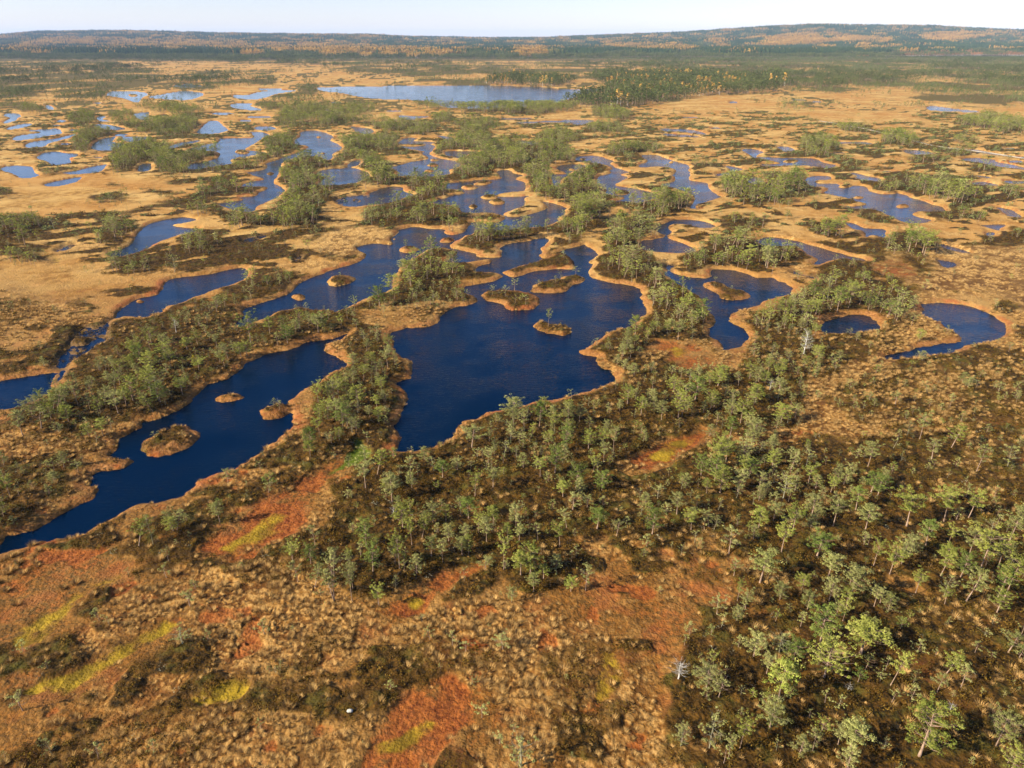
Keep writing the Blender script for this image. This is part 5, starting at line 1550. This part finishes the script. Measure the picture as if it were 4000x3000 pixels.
# ------------------------------------------------------------------ pines beyond 450 m, as groves
gb = [grove(400 + i, 8, 7.5, mk_bogpine, 1.6, 4.4, [M_SCRUB, M_BARK], 'pine_grove') for i in range(5)]
gb += [grove(410 + i, 9, 9.0, lambda r, h: mk_bogpine(r, h), 4.5, 9, [M_PINEFAR, M_BARK], 'tall_pine_grove') for i in range(3)]
gb += [grove(420, 5, 8.0, lambda r, h: mk_round(r, h, .2), 6, 10, [M_GOLD, M_BIRCHBARK], 'lakeside_birches')]
px_, py_ = jitter_grid(-1500, 1500, 462, 1750, 9.0, 301, 0.82)
T = terrain(px_, py_, fine=False)
dep = py_ * CP + H * SP
r = np.random.default_rng(31)
Ys = T['Y'] - 0.45 * 4.5 * FPX * CP / dep
jx, jy = r.normal(size=len(px_)) * 14, r.normal(size=len(px_)) * 4.5
dn = look(R_TREE, T['X'] + jx, Ys + jy)
tall = look(R_TALL, T['X'], T['Y'] - 0.35 * 11 * FPX * CP / dep) > 0.5
cl = sstep(0.35, 0.6, fbm(px_ / 38, py_ / 38, 93, 3))
cl = cl * (0.4 + 0.9 * sstep(.35, .6, fbm(px_ / 15, py_ / 22, 94, 3)))
pp = np.clip(dn * (0.1 + 1.5 * cl), 0, 1)
pp = np.maximum(pp, 0.10 * sstep(.45, .6, fbm(px_ / 60, py_ / 40, 97, 3)))
pp = np.where(py_ > 1560, np.maximum(pp, sstep(1560, 1700, py_ + 150 * (fbm(px_ / 120, py_ / 120, 98, 2) - .5))), pp)
pp = np.where(tall, 0.85, pp)
kk = np.nonzero((r.uniform(size=len(px_)) < pp) & (T['d'] < -3.0))[0]
s = r.uniform(.7, 1.15, len(kk)) * (0.85 + 0.35 * dn[kk])
kd = np.where(tall[kk], np.where(r.uniform(size=len(kk)) < .09, 8, r.integers(5, 8, len(kk))), r.integers(0, 5, len(kk)))
dark = (fbm(px_[kk] / 70, py_[kk] / 110, 96, 3) > .58) & ~tall[kk] & (py_[kk] > 650)
kd = np.where(dark & (r.uniform(size=len(kk)) < .7), r.integers(5, 8, len(kk)), kd)
s = np.where(dark, s * .62, s)
far_pos = [np.stack([px_[kk], py_[kk], T['z'][kk]], -1)]
far_s = [np.stack([s, s, s], -1)]
stuff('far_pines', far_pos[0], r.uniform(0, 6.28, len(kk)), far_s[0], kd, gb,
      'low pine scrub spreading over the far bog towards the forest', 'pine scrub')
print('groves', len(kk))

# ------------------------------------------------------------------ the forest
fk = [grove(500 + i, 26, 21, mk_spruce, 12, 21, [M_SPRUCE], 'spruce_grove') for i in range(3)]
fk += [grove(510 + i, 26, 21, lambda r, h: mk_round(r, h, .16), 9, 16, [M_PINEFAR, M_BARK], 'forest_pine_grove') for i in range(3)]
fk += [grove(520 + i, 26, 21, lambda r, h: mk_round(r, h, .19), 12, 20, [M_GOLD, M_BIRCHBARK], 'autumn_birch_grove') for i in range(3)]


def mk_mixed(r, h):
    if r.uniform() < .8:
        return mk_spruce(r, h)
    return [(mk_round(r, h, .17)[1][0], 1)]


fk += [grove(530 + i, 28, 21, mk_mixed, 11, 20, [M_SPRUCE, M_GOLD], 'mixed_forest_grove') for i in range(2)]
fk += [grove(540 + i, 26, 21, lambda r, h: mk_round(r, h, .17), 8, 13, [M_RUSTLEAF, M_BIRCHBARK], 'rusty_birch_grove') for i in range(2)]
GOLD = [['A', (60,290),(350,240),(900,245),(1400,262),(2212,282),(2212,325),(1500,300),(900,290),(400,275),(120,310)],
        ['B', (0,285),(300,292),(700,330),(300,335),(0,325)], ['B', (1150,300),(1300,300),(1290,330),(1160,325)], ['B', (1700,275),(2212,290),(2212,310),(1800,300)],
        ['C', (600,262),(700,225),(900,210),(980,245),(1100,225),(1300,235),(1400,262),(1200,250),(900,262),(650,285)],
        ['C', (280,250),(380,250),(370,290),(290,285)],
        ['C', (1600,215),(1850,205),(1900,235),(1650,250)]]
RUST = [['C', (850,350),(1150,335),(1700,345),(2260,350),(2260,368),(1600,362),(1100,368),(740,388)], ['C', (1000,305),(1500,298),(2260,300),(2260,312),(1300,312)]]
R_GOLD, R_RUST = raster(GOLD, None, 1), raster(RUST, None, 1)
fp, fs, fi = [], [], []
for (ya, yb, stp, sc, sd) in ((1640, 2700, 21, 1.0, 1), (2700, 4000, 30, 1.1, 2), (4000, 6200, 50, 1.45, 3)):
    x_, y_ = jitter_grid(-yb * .84, yb * .84, ya, yb, stp, 600 + sd, 0.84, 0.9)
    edge = 1720 + 240 * (fbm(x_ / 260, x_ * 0 + 3, 44, 3) - .5) + 500 * sstep(600, 1300, x_) * 0.6
    k = np.nonzero(y_ > edge)[0]
    x_, y_, edge = x_[k], y_[k], edge[k]
    hz = hill(x_, y_)
    X, Y, dep = to_px(x_, y_, hz + 10)
    n1 = fbm(x_ / 90, y_ / 130, 45, 3)
    n2 = fbm(x_ / 300, y_ / 420, 46, 3)
    rr = np.random.default_rng(sd)
    u = rr.uniform(size=len(x_))
    kind = np.where(n1 > .5, 0, 3)
    front = (y_ - edge) < 160
    kind = np.where(front, 3, kind)
    mixn = (n2 > .52) & ~front
    kind = np.where(mixn & (u < .2), 9, kind)
    kind = np.where((fbm(x_ / 60, y_ / 80, 47, 3) > .70) & ~front & (u < .6), 6, kind)
    g = look(R_GOLD, X, Y)
    kind = np.where((g > .3) & (u < np.where(X > 2900, .75, .15 + .4 * (n1 > .5))), 6, kind)
    kind = np.where((look(R_RUST, X, Y) > .3) & (u < .3), 11, kind)
    kind = np.where((y_ > 3300) & (u < .05), 6, kind)
    kind = kind + np.where(kind >= 9, rr.integers(0, 2, len(x_)), rr.integers(0, 3, len(x_)))
    s = sc * rr.uniform(.8, 1.15, len(x_)) * np.where(front, .7, 1)
    fp.append(np.stack([x_, y_, hz], -1))
    fs.append(np.stack([s, s, s * (1 / sc) ** .6], -1))
    fi.append(kind)
fp, fs, fi = np.concatenate(fp), np.concatenate(fs), np.concatenate(fi)
stuff('forest', fp, rng.uniform(0, 6.28, len(fp)), fs, fi, fk,
      'dark spruce and pine forest with golden autumn birches along the horizon', 'forest')
print('forest', len(fp))

# ------------------------------------------------------------------ single things on the bog
def place(sh, x, y):
    c = CROPS[sh]
    g = to_ground((c[0] + x * c[2], c[1] + y * c[2]), 0.3)
    t = terrain(np.array([g[0]]), np.array([g[1]]))
    return float(g[0]), float(g[1]), float(t['z'][0])


def boulder():
    r = np.random.default_rng(3)
    n1, n2 = 14, 8
    V, F = [], []
    for i in range(n2 + 1):
        ph = math.pi * i / n2
        for j in range(n1):
            th = 2 * math.pi * j / n1
            k = 1 + 0.16 * math.sin(2 * th + 1.3) * math.sin(ph) + r.uniform(-.07, .07) * (0 < i < n2)
            V.append((0.17 * k * math.sin(ph) * math.cos(th), 0.14 * k * math.sin(ph) * math.sin(th), 0.13 * k * math.cos(ph)))
    for i in range(n2):
        for j in range(n1):
            a, b = i * n1 + j, i * n1 + (j + 1) % n1
            F += [a, b, b + n1, a + n1]
    me = mesh_from('boulder', np.array(V), np.array(F), 4)
    me.materials.append(bark_material('pale_stone', (0.42, 0.40, 0.33), (0.62, 0.60, 0.52)))
    return me


bx, by, bz = place('H', 108, 1325)
o = link('boulder', boulder(), label='pale rounded boulder half sunk in dark heather below the central thicket', category='boulder')
o.location = (bx, by, bz + 0.08)

# boardwalk of weathered planks crossing the far right of the bog
WALK = px(['L', (440,388), (590,412), (760,444), (850,460), (940,482), (1150,535), (1400,600), (1590,630), (1760,648), (1900,664), (2060,690), (2212,716), (2420,750)])
wg = to_ground(WALK)
V, F, V2, F2 = [], [], [], []


def add_box(V, F, c, ax, ay, hx_, hy_, z0, z1):
    b = len(V)
    for z in (z0, z1):
        for sx, sy in ((-1, -1), (1, -1), (1, 1), (-1, 1)):
            p = c + ax * hx_ * sx + ay * hy_ * sy
            V.append((p[0], p[1], z))
    F.extend([b, b + 3, b + 2, b + 1, b + 4, b + 5, b + 6, b + 7])
    for q in range(4):
        F.extend([b + q, b + (q + 1) % 4, b + 4 + (q + 1) % 4, b + 4 + q])


for a, b in zip(wg[:-1], wg[1:]):
    L = np.linalg.norm(b - a)
    d = (b - a) / L
    nrm = np.array([-d[1], d[0]])
    for s in (-0.2, 0.2):
        add_box(V2, F2, (a + b) / 2 + nrm * s, d, nrm, L / 2, 0.05, 0.20, 0.52)
    m = int(L / 2.4)
    for q in range(m):
        for s in (-0.135, 0.135):
            add_box(V, F, a + d * (q + .5) * L / m + nrm * s, d, nrm, L / m * 0.49, 0.12, 0.522, 0.56)
wood = bark_material('weathered_boards', (0.26, 0.22, 0.17), (0.40, 0.35, 0.28))
e = bpy.data.objects.new('boardwalk', None)
scene.collection.objects.link(e)
e['label'] = 'narrow pale plank boardwalk crossing the far bog beyond the pools'
e['category'] = 'boardwalk'
c0 = wg[0]
e.location = (c0[0], c0[1], 0)
for nm, vv, ff in (('deck', V, F), ('stringers', V2, F2)):
    vv = np.array(vv) - np.array([c0[0], c0[1], 0])
    me = mesh_from(nm, vv, np.array(ff), 4)
    me.materials.append(wood)
    link(nm, me, e)


def lone(name, sh, x, y, top, style, seed, trunk_m, leaf, label, cat, w=1.0):
    X, Y, Z = place(sh, x, y)
    c = CROPS[sh]
    v = (1500 - (c[1] + top * c[2])) / FPX
    ht = H - Y * (SP - v * CP) / (CP + v * SP) - Z
    tr, cr = pine(seed, style, 0, 4.0)
    e = bpy.data.objects.new(name, None)
    scene.collection.objects.link(e)
    e.location = (X, Y, Z - 0.05)
    e.scale = (ht / 4 * w, ht / 4 * w, ht / 4)
    link('trunk', tr.mesh(name + '_trunk', [trunk_m]), e)
    if leaf is not None:
        link('crown', cr.mesh(name + '_crown', [leaf]), e)
    e['label'] = label
    e['category'] = cat


lone('birch_tree', 'F', 850, 775, 615, 'grey', 71, M_BIRCHBARK, M_TWIG, 'bare white birch among pines below the small round pool', 'birch tree', .9)
lone('dead_tree', 'A', 1125, 1492, 1430, 'bare', 72, M_DEADWOOD, None, 'slender dead trunk on the shore of the pale pool near the west edge', 'dead tree', .6)
lone('golden_bush', 'D', 1200, 812, 765, 'bush', 73, M_BARK, leaf_material('yellow_leaves', (0.45, 0.40, 0.03), (0.50, 0.42, 0.03), (0.60, 0.50, 0.06)), 'bright yellow bush among green pines above the long pool', 'bush', 1.0)

# ------------------------------------------------------------------ the air
def haze_box():
    x0, x1, y0, y1, z0, z1 = -14000, 14000, -700, 16000, -3.0, 190.0
    v = [(x0, y0, z0), (x1, y0, z0), (x1, y1, z0), (x0, y1, z0), (x0, y0, z1), (x1, y0, z1), (x1, y1, z1), (x0, y1, z1)]
    f = [0, 3, 2, 1, 4, 5, 6, 7, 0, 1, 5, 4, 1, 2, 6, 5, 2, 3, 7, 6, 3, 0, 4, 7]
    me = mesh_from('haze', np.array(v, float), np.array(f), 4)
    g = NT('haze')
    vol = g.n('ShaderNodeVolumePrincipled')
    vol.inputs['Color'].default_value = (0.50, 0.70, 1.0, 1)
    vol.inputs['Density'].default_value = HAZE
    vol.inputs['Anisotropy'].default_value = 0.0
    g.l(vol.outputs[0], g.out.inputs['Volume'])
    me.materials.append(g.m)
    o = link('haze', me, kind='stuff', label='thin pale haze in the air over the far bog and forest', category='haze')
    return o


HAZE = 6.0e-5
haze_box()
